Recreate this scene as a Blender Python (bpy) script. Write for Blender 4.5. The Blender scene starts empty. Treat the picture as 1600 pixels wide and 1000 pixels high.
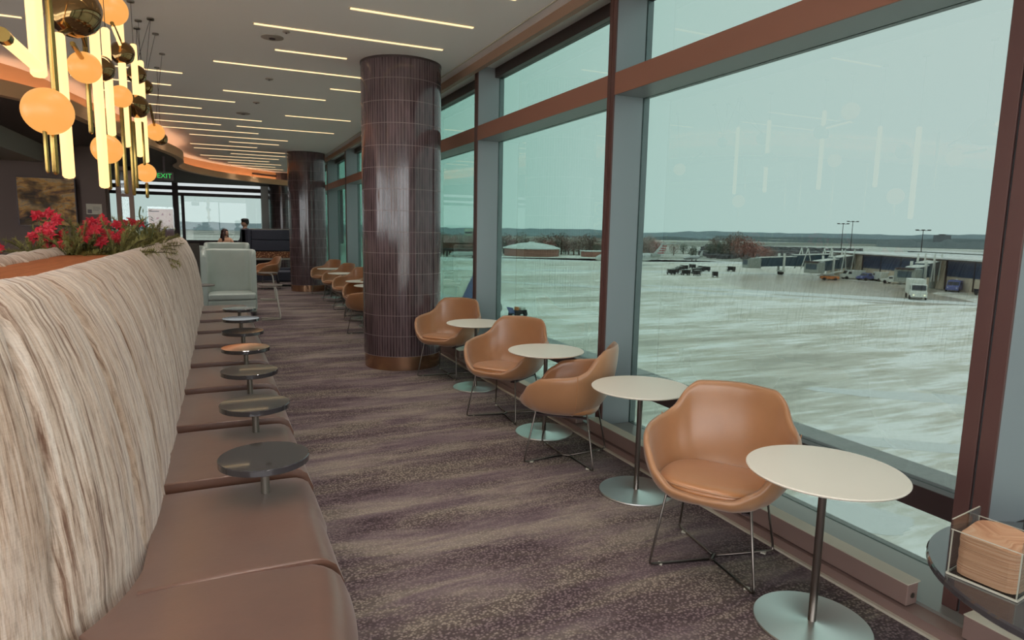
import bpy, math, random
import numpy as np
from mathutils import Vector, Matrix, noise as mnoise
R = math.radians
PI = math.pi
random.seed(7)
SC = bpy.context.scene
COL = SC.collection

# ------------------------------------------------------------------ camera, sky, exposure
cd = bpy.data.cameras.new('camera')
cam = bpy.data.objects.new('camera', cd)
COL.objects.link(cam)
SC.camera = cam
cd.sensor_fit = 'HORIZONTAL'
cd.sensor_width = 36.0
cd.lens = 996.0 / 1600 * 36
cd.clip_start, cd.clip_end = 0.05, 20000
YAW, PITCH, ROLL = 0.42853, 0.13808, 0.018763
_f = Vector((math.sin(YAW)*math.cos(PITCH), math.cos(YAW)*math.cos(PITCH), -math.sin(PITCH)))
_r = Vector((math.cos(YAW), -math.sin(YAW), 0))
_u = _r.cross(_f)
r2 = math.cos(ROLL)*_r + math.sin(ROLL)*_u
u2 = -math.sin(ROLL)*_r + math.cos(ROLL)*_u
m = Matrix((r2, u2, -_f)).transposed().to_4x4()
m.translation = (0, 0, 1.65)
cam.matrix_world = m

world = bpy.data.worlds.new('overcast_sky')
SC.world = world
world.use_nodes = True
wn = world.node_tree
bgn = wn.nodes['Background']
bgn.inputs[1].default_value = 7.5
tc = wn.nodes.new('ShaderNodeTexCoord')
sx = wn.nodes.new('ShaderNodeSeparateXYZ')
cr = wn.nodes.new('ShaderNodeValToRGB')
wn.links.new(tc.outputs['Generated'], sx.inputs[0])
wn.links.new(sx.outputs[2], cr.inputs[0])
wn.links.new(cr.outputs[0], bgn.inputs[0])
cr.color_ramp.elements[0].position = 0.0
cr.color_ramp.elements[0].color = (0.66, 0.68, 0.69, 1)
cr.color_ramp.elements[1].position = 0.6
cr.color_ramp.elements[1].color = (0.72, 0.69, 0.70, 1)

vs = SC.view_settings
vs.view_transform = 'Standard'
vs.look = 'None'
vs.exposure = 0.0
vs.gamma = 1.0
vs.use_curve_mapping = False
SC.cycles.max_bounces = 10
SC.cycles.diffuse_bounces = 5
SC.cycles.glossy_bounces = 4
SC.cycles.transparent_max_bounces = 16
SC.cycles.sample_clamp_indirect = 6.0
SC.cycles.caustics_reflective = False
SC.cycles.caustics_refractive = False

# ------------------------------------------------------------------ materials
MATS = {}
def rgb(r, g, b):
    f = lambda c: (c/255/12.92) if c/255 <= 0.04045 else ((c/255+0.055)/1.055)**2.4
    return (f(r), f(g), f(b), 1)
def mat(name, col, rough=0.5, metal=0.0, spec=0.5, emit=None, es=0, coat=0, var=0, vs_=20):
    m = bpy.data.materials.new(name); m.use_nodes = True
    n = m.node_tree; p = n.nodes['Principled BSDF']
    p.inputs['Base Color'].default_value = col
    p.inputs['Roughness'].default_value = rough
    p.inputs['Metallic'].default_value = metal
    p.inputs['Specular IOR Level'].default_value = spec
    if coat:
        p.inputs['Coat Weight'].default_value = coat; p.inputs['Coat Roughness'].default_value = 0.05
    if emit:
        p.inputs['Emission Color'].default_value = emit; p.inputs['Emission Strength'].default_value = es
    if var:
        t = n.nodes.new('ShaderNodeTexCoord'); z = n.nodes.new('ShaderNodeTexNoise')
        z.inputs['Scale'].default_value = vs_; z.inputs['Detail'].default_value = 4
        c = n.nodes.new('ShaderNodeValToRGB')
        c.color_ramp.elements[0].position = .3; c.color_ramp.elements[1].position = .7
        c.color_ramp.elements[0].color = tuple(v*(1-var) for v in col[:3])+(1,)
        c.color_ramp.elements[1].color = tuple(min(1, v*(1+var)) for v in col[:3])+(1,)
        n.links.new(t.outputs['Object'], z.inputs[0]); n.links.new(z.outputs[0], c.inputs[0])
        n.links.new(c.outputs[0], p.inputs['Base Color'])
    MATS[name] = m
    return m
class NT:
    """tiny node helper"""
    def __init__(s, m): s.n = m.node_tree; s.p = s.n.nodes.get('Principled BSDF')
    def add(s, t, **kw):
        x = s.n.nodes.new('ShaderNode'+t)
        for k, v in kw.items():
            if k.startswith('i_'): x.inputs[k[2:].replace('_', ' ')].default_value = v
            else: setattr(x, k, v)
        return x
    def l(s, a, b): s.n.links.new(a, b)
    def ramp(s, src, stops, interp='LINEAR'):
        c = s.add('ValToRGB'); e = c.color_ramp; e.interpolation = interp
        while len(e.elements) < len(stops): e.elements.new(0.5)
        for k, (pos, col) in enumerate(stops): e.elements[k].position = pos; e.elements[k].color = col
        s.l(src, c.inputs[0]); return c.outputs[0]
    def coords(s, scale=(1, 1, 1), rot=(0, 0, 0), kind='Object', loc=(0, 0, 0)):
        t = s.add('TexCoord'); mp = s.add('Mapping'); mp.inputs['Scale'].default_value = scale
        mp.inputs['Rotation'].default_value = rot; mp.inputs['Location'].default_value = loc
        s.l(t.outputs[kind], mp.inputs[0]); return mp.outputs[0]
    def noise(s, vec, scale=5, detail=4, rough=.55, dist=0):
        z = s.add('TexNoise'); z.inputs['Scale'].default_value = scale; z.inputs['Detail'].default_value = detail
        z.inputs['Roughness'].default_value = rough; z.inputs['Distortion'].default_value = dist
        s.l(vec, z.inputs[0]); return z.outputs[0]
    def mix(s, fac, a, b, mode='MIX'):
        x = s.add('Mix', data_type='RGBA', blend_type=mode)
        for i, v in ((0, fac), (6, a), (7, b)):
            if hasattr(v, 'is_output'): s.l(v, x.inputs[i])
            else: x.inputs[i].default_value = v
        return x.outputs[2]
    def bump(s, h, strength=.3, dist=.01):
        b = s.add('Bump'); b.inputs['Strength'].default_value = strength; b.inputs['Distance'].default_value = dist
        s.l(h, b.inputs['Height']); s.l(b.outputs[0], s.p.inputs['Normal'])

def leather(name, c1, c2, rough=.36):
    m = mat(name, c1, rough, spec=.5); k = NT(m); v = k.coords()
    a = k.noise(v, 3.5, 5); k.l(k.ramp(a, [(.3, c1), (.7, c2)]), k.p.inputs['Base Color'])
    k.bump(k.noise(v, 9, 6, .6), .12, .008); k.p.inputs['Coat Weight'].default_value = .35; k.p.inputs['Coat Roughness'].default_value = .28
    k.p.inputs['Sheen Weight'].default_value = .2
    return m
tan_leather = leather('tan_leather', rgb(160, 112, 74), rgb(172, 124, 86), .34)
tan_pad = leather('tan_cushion_leather', rgb(176, 118, 72), rgb(184, 128, 82), .32)
seat_leather = leather('brown_bench_leather', rgb(96, 64, 50), rgb(108, 74, 58), .28)
grey_leather = leather('grey_green_leather', rgb(158, 168, 160), rgb(168, 178, 170), .45)
grey_dark = mat('charcoal_upholstery', rgb(66, 62, 58), .7, var=.1)
navy = mat('navy_upholstery', rgb(52, 52, 66), .6, var=.1)
pipe = mat('dark_seam', rgb(45, 30, 22), .5)
steel = mat('brushed_steel_rod', rgb(120, 112, 106), .3, 1)
plate = mat('brushed_steel_plate', rgb(228, 230, 228), .3, 1); 
k = NT(plate); k.bump(k.noise(k.coords((60, 60, 1)), 3, 2), .05, .002)
post_m = mat('grey_post', rgb(126, 118, 108), .4, .6)
glide = mat('clear_glide', rgb(190, 185, 170), .3)
white_top = mat('cream_laminate', rgb(226, 218, 204), .38)
black_top = mat('charcoal_solid_top', rgb(58, 55, 58), .03, spec=.4, coat=.9)
frame_m = mat('skylit_grey_frame', rgb(150, 156, 160), .42, .4)  # sky light on the frame sides put into this grey
frame_c = mat('warm_lit_mullion_face', rgb(92, 62, 58), .45, .2)  # same frame metal, warm room light on inner faces put into this brown
frame_t = mat('warm_lit_transom_face', rgb(150, 104, 86), .5, .2)  # same frame metal, warm light on the transom front put into its colour
frame_d = mat('dark_bronze', rgb(70, 56, 56), .4, .4)
sill_m = mat('grey_metal_sill', rgb(150, 150, 145), .35, .5)
sillf = mat('brown_metal_face', rgb(146, 120, 112), .45, .3)
trimw = mat('pale_trim', rgb(190, 182, 165), .4)
ceil_m = mat('painted_ceiling', rgb(244, 244, 242), .8, spec=.2)
lowceil = mat('dark_painted_ceiling', rgb(92, 80, 76), .8, spec=.2)
lip_m = mat('cream_fascia', rgb(205, 160, 118), .55)
wall_m = mat('taupe_wall', rgb(120, 102, 96), .8, spec=.2)
wall_l = mat('grey_beam', rgb(150, 142, 132), .8, spec=.2)
strip_e = mat('warm_led_strip', rgb(255, 220, 160), .5, emit=(1.0, .73, .41, 1), es=1.25)
cove_e = mat('cove_led', rgb(255, 200, 140), .5, emit=(1.0, .60, .36, 1), es=7)
tube_e = mat('glowing_glass_tube', rgb(90, 70, 40), .35, emit=(1.0, .60, .24, 1), es=1.9)
globe_e = mat('glowing_globe', rgb(90, 50, 26), .4, emit=(1.0, .43, .10, 1), es=.97)
brass = mat('polished_brass', rgb(170, 140, 80), .22, 1)
mirror = mat('smoked_gold_mirror', rgb(150, 120, 80), .08, 1)
cable_m = mat('black_cable', rgb(50, 46, 44), .5)
wood = mat('oiled_wood', rgb(160, 98, 60), .5, spec=.15); k = NT(wood)
w = k.noise(k.coords((14, 1.2, 14)), 3, 6, .6, .6)
k.l(k.ramp(w, [(.3, rgb(160, 92, 54)), (.6, rgb(184, 112, 70)), (.8, rgb(172, 100, 60))]), k.p.inputs['Base Color'])

# banquette fabric: uv is in metres (u along the run, v up the face)
fabric = mat('striped_chenille', rgb(150, 130, 110), .85, spec=.2); k = NT(fabric)
v1 = k.coords((34, 1.1, 1), kind='UV'); v2 = k.coords((110, 14, 1), kind='UV'); v3 = k.coords((7, .7, 1), kind='UV')
v4 = k.coords((30, 210, 1), kind='UV')
s1 = k.ramp(k.noise(v1, 1.6, 5, .7, .3), [(.36, rgb(132, 102, 84)), (.47, rgb(206, 184, 164)), (.62, rgb(226, 212, 198))])
s2 = k.ramp(k.noise(v2, 1.0, 3), [(.32, (.5, .44, .40, 1)), (.52, (1, 1, 1, 1))])
s3 = k.ramp(k.noise(v3, 1.0, 3), [(.35, (.8, .72, .66, 1)), (.55, (1, 1, 1, 1))])
s4 = k.ramp(k.noise(v4, 1.0, 2), [(.3, (.85, .85, .85, 1)), (.6, (1, 1, 1, 1))])
c = k.mix(.65, s1, s2, 'MULTIPLY'); c = k.mix(.8, c, s3, 'MULTIPLY'); c = k.mix(.6, c, s4, 'MULTIPLY')
k.l(c, k.p.inputs['Base Color']); k.bump(k.noise(v2, 1.0, 3), .5, .004)
k.p.inputs['Sheen Weight'].default_value = .3

# carpet: loop pile with streaks across the room
carpet = mat('patterned_carpet', rgb(80, 66, 64), .95, spec=.1); k = NT(carpet)
base = k.ramp(k.noise(k.coords((.55, 3.4, 1), (0, 0, R(4))), 1.5, 7, .68, .6),
              [(.30, rgb(108, 92, 98)), (.45, rgb(132, 116, 118)), (.52, rgb(144, 130, 126)), (.60, rgb(160, 148, 136)), (.68, rgb(144, 132, 128))])
vo = k.add('TexVoronoi'); vo.inputs['Scale'].default_value = 70; vo.inputs['Randomness'].default_value = 1
k.l(k.coords((1, 1.2, 1)), vo.inputs['Vector'])
pile = k.ramp(vo.outputs['Distance'], [(.10, (1.15, 1.13, 1.12, 1)), (.58, (.35, .33, .34, 1))])
amt = k.ramp(k.noise(k.coords((.5, 1.5, 1), loc=(3, 7, 0)), 1.4, 5, .65), [(.42, (.4, .4, .4, 1)), (.56, (1, 1, 1, 1))])
c = k.mix(amt, base, k.mix(1.0, base, pile, 'MULTIPLY'))
k.l(c, k.p.inputs['Base Color']); k.bump(vo.outputs['Distance'], .6, .006)

# column mosaic
tile = mat('dark_ribbed_tile', rgb(52, 38, 40), .10, spec=.6); k = NT(tile)
k.l(k.ramp(k.noise(k.coords((9, 9, 1)), 3, 2), [(.35, rgb(62, 48, 52)), (.65, rgb(96, 78, 82))]), k.p.inputs['Base Color'])
grout = mat('grey_grout', rgb(132, 116, 114), .6)
copper = mat('copper_kick_band', rgb(190, 150, 120), .22, .95)

def glassmat(name, T, rough=0.0, f0=0.04, dens=1.0):
    m = bpy.data.materials.new(name); m.use_nodes = True; n = m.node_tree; n.nodes.clear(); k = NT(m)
    out = k.add('OutputMaterial'); mx = k.add('MixShader'); tr = k.add('BsdfTransparent'); gl = k.add('BsdfGlossy')
    gl.inputs['Roughness'].default_value = rough
    geo = k.add('NewGeometry'); dt = k.add('VectorMath', operation='DOT_PRODUCT')
    k.l(geo.outputs['Incoming'], dt.inputs[0]); k.l(geo.outputs['Normal'], dt.inputs[1])
    ab = k.add('Math', operation='ABSOLUTE'); k.l(dt.outputs['Value'], ab.inputs[0])
    mxm = k.add('Math', operation='MAXIMUM'); k.l(ab.outputs[0], mxm.inputs[0]); mxm.inputs[1].default_value = .22
    iv = k.add('Math', operation='DIVIDE'); iv.inputs[0].default_value = .5; k.l(mxm.outputs[0], iv.inputs[1])  # half per surface, two surfaces per pane
    comb = k.add('CombineColor')
    for i in range(3):
        pw = k.add('Math', operation='POWER'); pw.inputs[0].default_value = T[i]; k.l(iv.outputs[0], pw.inputs[1]); dn = k.add('Math', operation='MULTIPLY'); k.l(pw.outputs[0], dn.inputs[0]); dn.inputs[1].default_value = math.sqrt(dens); k.l(dn.outputs[0], comb.inputs[i])
    om = k.add('Math', operation='SUBTRACT'); om.inputs[0].default_value = 1.0; k.l(ab.outputs[0], om.inputs[1])
    p5 = k.add('Math', operation='POWER'); k.l(om.outputs[0], p5.inputs[0]); p5.inputs[1].default_value = 5
    fr = k.add('Math', operation='MULTIPLY_ADD'); k.l(p5.outputs[0], fr.inputs[0]); fr.inputs[1].default_value = 1-f0; fr.inputs[2].default_value = f0
    k.l(comb.outputs[0], tr.inputs[0]); k.l(fr.outputs[0], mx.inputs[0]); k.l(tr.outputs[0], mx.inputs[1]); k.l(gl.outputs[0], mx.inputs[2])
    k.l(mx.outputs[0], out.inputs[0])
    return m
glass = glassmat('tinted_window_glass', (.765, .945, .885), dens=.130)
half = glassmat('light_tint_glass', (.9, .95, .95), dens=.16)
clear = glassmat('clear_acrylic', (.93, .95, .95))
# ------------------------------------------------------------------ mesh helpers
class MB:
    def __init__(s): s.v = []; s.f = []; s.mi = []; s.m = 0
    def add(s, vs, fs):
        o = len(s.v); s.v += [tuple(p) for p in vs]
        for f in fs: s.f.append(tuple(i+o for i in f)); s.mi.append(s.m)
        return s
    def box(s, c, d, rz=0, rot=None):
        x, y, z = d[0]/2, d[1]/2, d[2]/2
        vs = [Vector((a*x, b*y, e*z)) for e in (-1, 1) for a, b in ((-1, -1), (1, -1), (1, 1), (-1, 1))]
        M = rot if rot is not None else Matrix.Rotation(rz, 3, 'Z')
        vs = [M @ p + Vector(c) for p in vs]
        return s.add(vs, [(3, 2, 1, 0), (4, 5, 6, 7), (0, 1, 5, 4), (1, 2, 6, 5), (2, 3, 7, 6), (3, 0, 4, 7)])
    def bb(s, a, b):  # box by corners
        return s.box([(a[i]+b[i])/2 for i in range(3)], [abs(b[i]-a[i]) for i in range(3)])
    def beam(s, p, q, w, h):
        p = Vector(p); q = Vector(q); d = q-p
        t = d.normalized(); up = Vector((0, 0, 1)) if abs(t.z) < .99 else Vector((1, 0, 0))
        sd = t.cross(up).normalized(); u = sd.cross(t)
        M = Matrix((t, sd, u)).transposed()
        return s.box((p+q)/2, (d.length, w, h), rot=M)
    def tube(s, pts, r, n=8, caps=True):
        pts = [Vector(p) for p in pts]; rs = r if isinstance(r, (list, tuple)) else [r]*len(pts)
        vs = []; prev = None
        for i, p in enumerate(pts):
            t = (pts[min(i+1, len(pts)-1)]-pts[max(i-1, 0)]).normalized()
            if prev is None:
                a = Vector((0, 0, 1)) if abs(t.z) < .9 else Vector((1, 0, 0)); nn = t.cross(a).normalized()
            else:
                nn = (prev - t*prev.dot(t)).normalized()
            prev = nn; b = t.cross(nn)
            for k in range(n):
                a = 2*PI*k/n; vs.append(p + (nn*math.cos(a)+b*math.sin(a))*rs[i])
        fs = [(i*n+k, i*n+(k+1) % n, (i+1)*n+(k+1) % n, (i+1)*n+k) for i in range(len(pts)-1) for k in range(n)]
        if caps: fs += [tuple(range(n))[::-1], tuple((len(pts)-1)*n+k for k in range(n))]
        return s.add(vs, fs)
    def lathe(s, prof, c=(0, 0, 0), n=32, M=None):
        vs = []
        for r, z in prof:
            for k in range(n):
                p = Vector((r*math.cos(2*PI*k/n), r*math.sin(2*PI*k/n), z))
                if M is not None: p = M @ p
                vs.append(p+Vector(c))
        fs = [(i*n+k, i*n+(k+1) % n, (i+1)*n+(k+1) % n, (i+1)*n+k) for i in range(len(prof)-1) for k in range(n)]
        if prof[0][0] > 0: fs.append(tuple(range(n))[::-1])
        if prof[-1][0] > 0: fs.append(tuple((len(prof)-1)*n+k for k in range(n)))
        return s.add(vs, fs)
    def sphere(s, c, r, n=20, m=12, sc=(1, 1, 1)):
        prof = [(max(1e-5, math.sin(PI*i/m))*r, -math.cos(PI*i/m)*r) for i in range(m+1)]
        return s.lathe(prof, c, n, Matrix.Diagonal(sc))
    def prism(s, poly, z0, z1):
        n = len(poly)
        vs = [(x, y, z0) for x, y in poly]+[(x, y, z1) for x, y in poly]
        return s.add(vs, [tuple(range(n))[::-1], tuple(range(n, 2*n))]+[(i, (i+1) % n, n+(i+1) % n, n+i) for i in range(n)])
    def grid(s, pts, nu, nv, cu=False):
        fs = []
        for i in range(nu-(0 if cu else 1)):
            for j in range(nv-1):
                a, b = i, (i+1) % nu
                fs.append((a*nv+j, b*nv+j, b*nv+j+1, a*nv+j+1))
        return s.add(pts, fs)

def obj(name, mb, m, parent=None, smooth=False, bevel=0, sub=0, uv=None):
    me = bpy.data.meshes.new(name)
    me.from_pydata(mb.v, [], mb.f)
    for x in (m if isinstance(m, (list, tuple)) else [m]): me.materials.append(x)
    if isinstance(m, (list, tuple)): me.polygons.foreach_set('material_index', mb.mi)
    if uv is not None:
        l = me.uv_layers.new(name='uv')
        for i, lp in enumerate(me.loops): l.data[i].uv = uv[lp.vertex_index]
    me.update()
    o = bpy.data.objects.new(name, me); COL.objects.link(o)
    if parent: o.parent = parent
    if smooth:
        if smooth is True: me.shade_smooth()
        else: me.set_sharp_from_angle(angle=R(smooth)) if hasattr(me, 'set_sharp_from_angle') else None
        for p in me.polygons: p.use_smooth = True
        if smooth is not True: me.set_sharp_from_angle(angle=R(smooth))
    if bevel:
        b = o.modifiers.new('bevel', 'BEVEL'); b.width = bevel; b.segments = 2; b.limit_method = 'ANGLE'
    if sub:
        b = o.modifiers.new('subdivision', 'SUBSURF'); b.levels = sub; b.render_levels = sub
    return o
def tag(o, label=None, cat=None, group=None, kind=None):
    if label: o['label'] = label
    if cat: o['category'] = cat
    if group: o['group'] = group
    if kind: o['kind'] = kind
    return o
def thing(name, label, cat, loc=(0, 0, 0), rz=0, group=None):
    o = bpy.data.objects.new(name, None); o.empty_display_size = .1; COL.objects.link(o)
    o.location = loc; o.rotation_euler = (0, 0, rz)
    return tag(o, label, cat, group)
def struct(name, mb, m, parent=None, label=None, **kw):
    o = obj(name, mb, m, parent, **kw)
    if not parent:
        o['kind'] = 'structure'
        if label: o['label'] = label
    return o
def dup(o, loc=None, rz=None, label=None, group=None, scale=None, parent=None):
    r = o.copy(); COL.objects.link(r)
    if parent: r.parent = parent
    if loc is not None: r.location = loc
    if rz is not None: r.rotation_euler = (0, 0, rz)
    if scale is not None: r.scale = scale
    if label: r['label'] = label
    if group: r['group'] = group
    for ch in KIDS(o): dup(ch, parent=r)
    return r
def KIDS(o): return [c for c in list(o.children)]
def lerp(a, b, t): return a+(b-a)*t
def interp(xs, ys, x):
    if x <= xs[0]: return ys[0]
    for i in range(len(xs)-1):
        if x <= xs[i+1]:
            t = (x-xs[i])/(xs[i+1]-xs[i]); t = t*t*(3-2*t); return lerp(ys[i], ys[i+1], t)
    return ys[-1]

# ------------------------------------------------------------------ room shell
CZ, LZ = 3.55, 3.12
X0, XG, XM = -12.0, 3.09, 2.82   # far left, glass plane, inner face of mullions
YB, YE = -4.2, 25.6
struct('floor', MB().bb((X0, YB, -.3), (2.64, YE, 0)), carpet, label='brown loop pile carpet with streaks running across the aisle')
struct('ceiling', MB().bb((X0, YB, CZ), (XG+.1, YE, CZ+.3)), ceil_m, label='pale painted ceiling over the aisle')
# lower ceiling with an S-shaped edge
curve = [(-12, 7.9), (-8, 8.2), (-5, 8.5), (-3.4, 8.8), (-2.5, 9.25), (-2.05, 9.75), (-1.78, 10.4), (-1.62, 11.4), (-1.42, 12.4), (-1.15, 13.7), (-.85, 15.1),
         (-.7, 16.2), (-.72, 17.3), (-.86, 18.2), (-.82, 19.2), (-.55, 20.3), (0.0, 21.6), (.75, 22.7), (1.5, 23.6), (2.3, 24.3), (3.1, 24.7)]
def smooth_path(p, k=4):
    out = []
    for i in range(len(p)-1):
        p0 = p[max(i-1, 0)]; p1 = p[i]; p2 = p[i+1]; p3 = p[min(i+2, len(p)-1)]
        for j in range(k):
            t = j/k
            out.append(tuple(.5*((2*p1[a])+(-p0[a]+p2[a])*t+(2*p0[a]-5*p1[a]+4*p2[a]-p3[a])*t*t+(-p0[a]+3*p1[a]-3*p2[a]+p3[a])*t**3) for a in range(len(p1))))
    return out+[tuple(p[-1])]
cv = smooth_path(curve)
def offs(path, d):
    out = []
    for i, p in enumerate(path):
        a = Vector(path[max(i-1, 0)]); b = Vector(path[min(i+1, len(path)-1)]); t = (b-a).normalized(); n = Vector((-t.y, t.x))
        out.append((p[0]+n.x*d, p[1]+n.y*d))
    return out
# left side (n) of the path direction is the lowered side
lo = offs(cv, .10)
def ribbon(pa, pb, z0, z1):
    mb = MB(); n = len(pa)
    vs = [];
    for a, b in zip(pa, pb): vs += [(a[0], a[1], z0), (a[0], a[1], z1), (b[0], b[1], z1), (b[0], b[1], z0)]
    fs = []
    for i in range(n-1):
        for j in range(4): fs.append((i*4+j, i*4+(j+1) % 4, (i+1)*4+(j+1) % 4, (i+1)*4+j))
    fs += [(0, 1, 2, 3), ((n-1)*4+3, (n-1)*4+2, (n-1)*4+1, (n-1)*4)]
    return mb.add(vs, fs)
lc = MB().prism(list(reversed(lo))+[(X0, YE)] if False else lo+[(XG, YE), (X0, YE)], LZ, LZ+.08)
struct('ceiling_lower', lc, lowceil, label='dark lowered ceiling over the bar side')
bpy.data.objects['ceiling_lower'].name = 'ceiling.001'
struct('trim_1', ribbon(cv, offs(cv, .14), LZ-.01, LZ+.17), lip_m, label='curved cream fascia lip of the cove', smooth=40)
struct('trim_2', ribbon(offs(cv, .32), offs(cv, .38), LZ+.08, CZ), lip_m, label='curved back wall of the light cove', smooth=40)
cl = obj('cove_light', ribbon(offs(cv, .17), offs(cv, .22), LZ+.085, LZ+.11), cove_e)
tag(cl, 'warm cove light running behind the curved fascia', 'cove light')
# slot vents on the cove wall
cvo = offs(cv, .315)
sv = 0
for q in (71, 72, 73, 74):
    a, b = Vector(cvo[q]), Vector(cvo[q+1]); d = (b-a); mid = (a+b)/2; t = d.normalized()
    o = obj('slot_vent', MB().beam((mid-t*.16).to_3d()+Vector((0, 0, 3.42)), (mid+t*.16).to_3d()+Vector((0, 0, 3.42)), .02, .05), frame_d)
    tag(o, ['black slot vent in the cove nearest the hanging lights', 'second black slot vent along the curved cove', 'third black slot vent along the curved cove', 'black slot vent in the cove nearest the far column'][sv], 'vent', 'slot vents in the curved cove'); sv += 1

# walls
wbk = thing('window_30', 'unseen end wall behind the camera, glazing added for fill daylight', 'window', (0, YB, 0)); wbk['kind'] = 'structure'; del wbk['category']  # glass added to this unseen wall to brighten surfaces facing the camera
fb = MB().bb((X0, -.08, 0), (XG, .08, .08)).bb((X0, -.08, CZ-.08), (XG, .08, CZ))
for q in range(6): fb.bb((X0+q*3.0-.04, -.1, 0), (X0+q*3.0+.04, .1, CZ))
obj('window_frame', fb, frame_d, wbk); obj('pane', MB().bb((X0, -.005, .08), (XG, .005, CZ-.08)), clear, wbk)
struct('wall_side', MB().bb((X0-.2, 8.0, -.3), (X0, YE+.2, CZ+.3)), wall_m)
wsd = thing('window_31', 'unseen side wall left of the camera, glazing added for fill daylight', 'window', (X0, 0, 0)); wsd['kind'] = 'structure'; del wsd['category']  # glass added to this unseen wall to bring more daylight inside
fb = MB().bb((-.08, YB, 0), (.08, 8, .08)).bb((-.08, YB, CZ-.08), (.08, 8, CZ))
for q in range(5): fb.bb((-.1, YB+q*3.0-.04, 0), (.1, YB+q*3.0+.04, CZ))
obj('window_frame', fb, frame_d, wsd); obj('pane', MB().bb((-.005, YB, .08), (.005, 8, CZ-.08)), clear, wsd)
struct('wall_left', MB().bb((X0, 15.0, 0), (-2.0, 15.3, LZ)), wall_m, label='taupe wall with the abstract painting')
struct('wall_left_pier', MB().bb((-2.42, 14.9, 0), (-2.02, 15.0, LZ)), wall_m).name = 'wall_pier'
struct('trim_3', MB().bb((-4.4, 9.6, 2.79), (-3.0, 15.0, LZ)), wall_l, label='pale dropped beam under the dark ceiling')
# white framed opening beside the taupe wall
dm = mat('pale_door_frame', rgb(150, 118, 104), .5)
dr = thing('door_1', 'pale framed glazed door at the end of the taupe wall', 'door', (-1.7, 15.2, 0)); dr['kind'] = 'structure'; del dr['category']
obj('door_frame', MB().bb((-.17, -.05, 0), (-.09, .05, 2.8)).bb((.05, -.05, 0), (.13, .05, 2.8)).bb((-.17, -.05, 2.72), (.13, .05, 2.8)).bb((-.09, -.04, 2.2), (.05, .04, 2.26)), dm, dr)
obj('door_pane', MB().bb((-.09, -.01, 0), (.05, .01, 2.72)), clear, dr)

# far facade
fz0 = 1.05
struct('wall_far', MB().bb((X0, YE, -.3), (XG+.1, YE+.2, fz0)), frame_d, label='dark dado under the far windows')
struct('wall_far_pier', MB().bb((1.42, YE-.25, fz0), (1.75, YE+.15, CZ)), sill_m).name = 'wall_pier.001'
w5 = thing('window_9', 'far band of windows at the end of the lounge', 'window', (0, YE+.1, 0)); w5['kind'] = 'structure'; del w5['category']
fr = MB()
for x in (-10.3, -7.3, -4.35, -1.38, 4.3): fr.bb((x-.09, -.1, fz0), (x+.09, .1, CZ))
fr.bb((-1.16-.05, -.06, fz0), (-1.16+.05, .06, 2.74)).bb((-4.1, -.06, fz0), (-4.2, .06, 2.74))
fr.bb((X0, -.08, 2.88), (XG, .08, 3.02)).bb((X0, -.07, 2.68), (XG, .07, 2.79)).bb((X0, -.1, fz0-.02), (XG, .1, fz0+.08))
obj('window_frame', fr, frame_d, w5)
obj('pane', MB().bb((X0, -.01, fz0+.08), (XG, .01, 2.69)), glass, w5)
obj('upper_pane', MB().bb((X0, -.01, 2.78), (XG, .01, CZ)), half, w5)

# ------------------------------------------------------------------ window wall along the aisle
BAY = 2.9
ms = [1.44+BAY*k for k in range(-2, 10)]    # near edge of every mullion
mn = 0
for k, y in enumerate(ms):
    wd = .13 if k == 2 else .09
    if y > YE: continue
    mn += 1
    mb = MB()
    for a, b in ((y, y+wd*.46), (y+wd*.54, y+wd)):
        mb.bb((XM, a, .07), (XG+.06, b, CZ))
    mb.bb((XM+.012, y+wd*.4, .07), (XG+.05, y+wd*.6, CZ))
    o = struct('trim_%d' % (9+mn), mb, frame_m, bevel=.003, label='window mullion, warm light painted on its face and sky light on its sides')
    cp_ = MB()
    for a, b in ((y-.002, y+wd*.46), (y+wd*.54, y+wd+.002)): cp_.bb((XM-.012, a, .07), (XM+.002, b, CZ))
    obj('warm_lit_face', cp_, frame_c, o, bevel=.002)
TZ0, TZ1 = 2.71, 2.87
wi = 0
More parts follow.
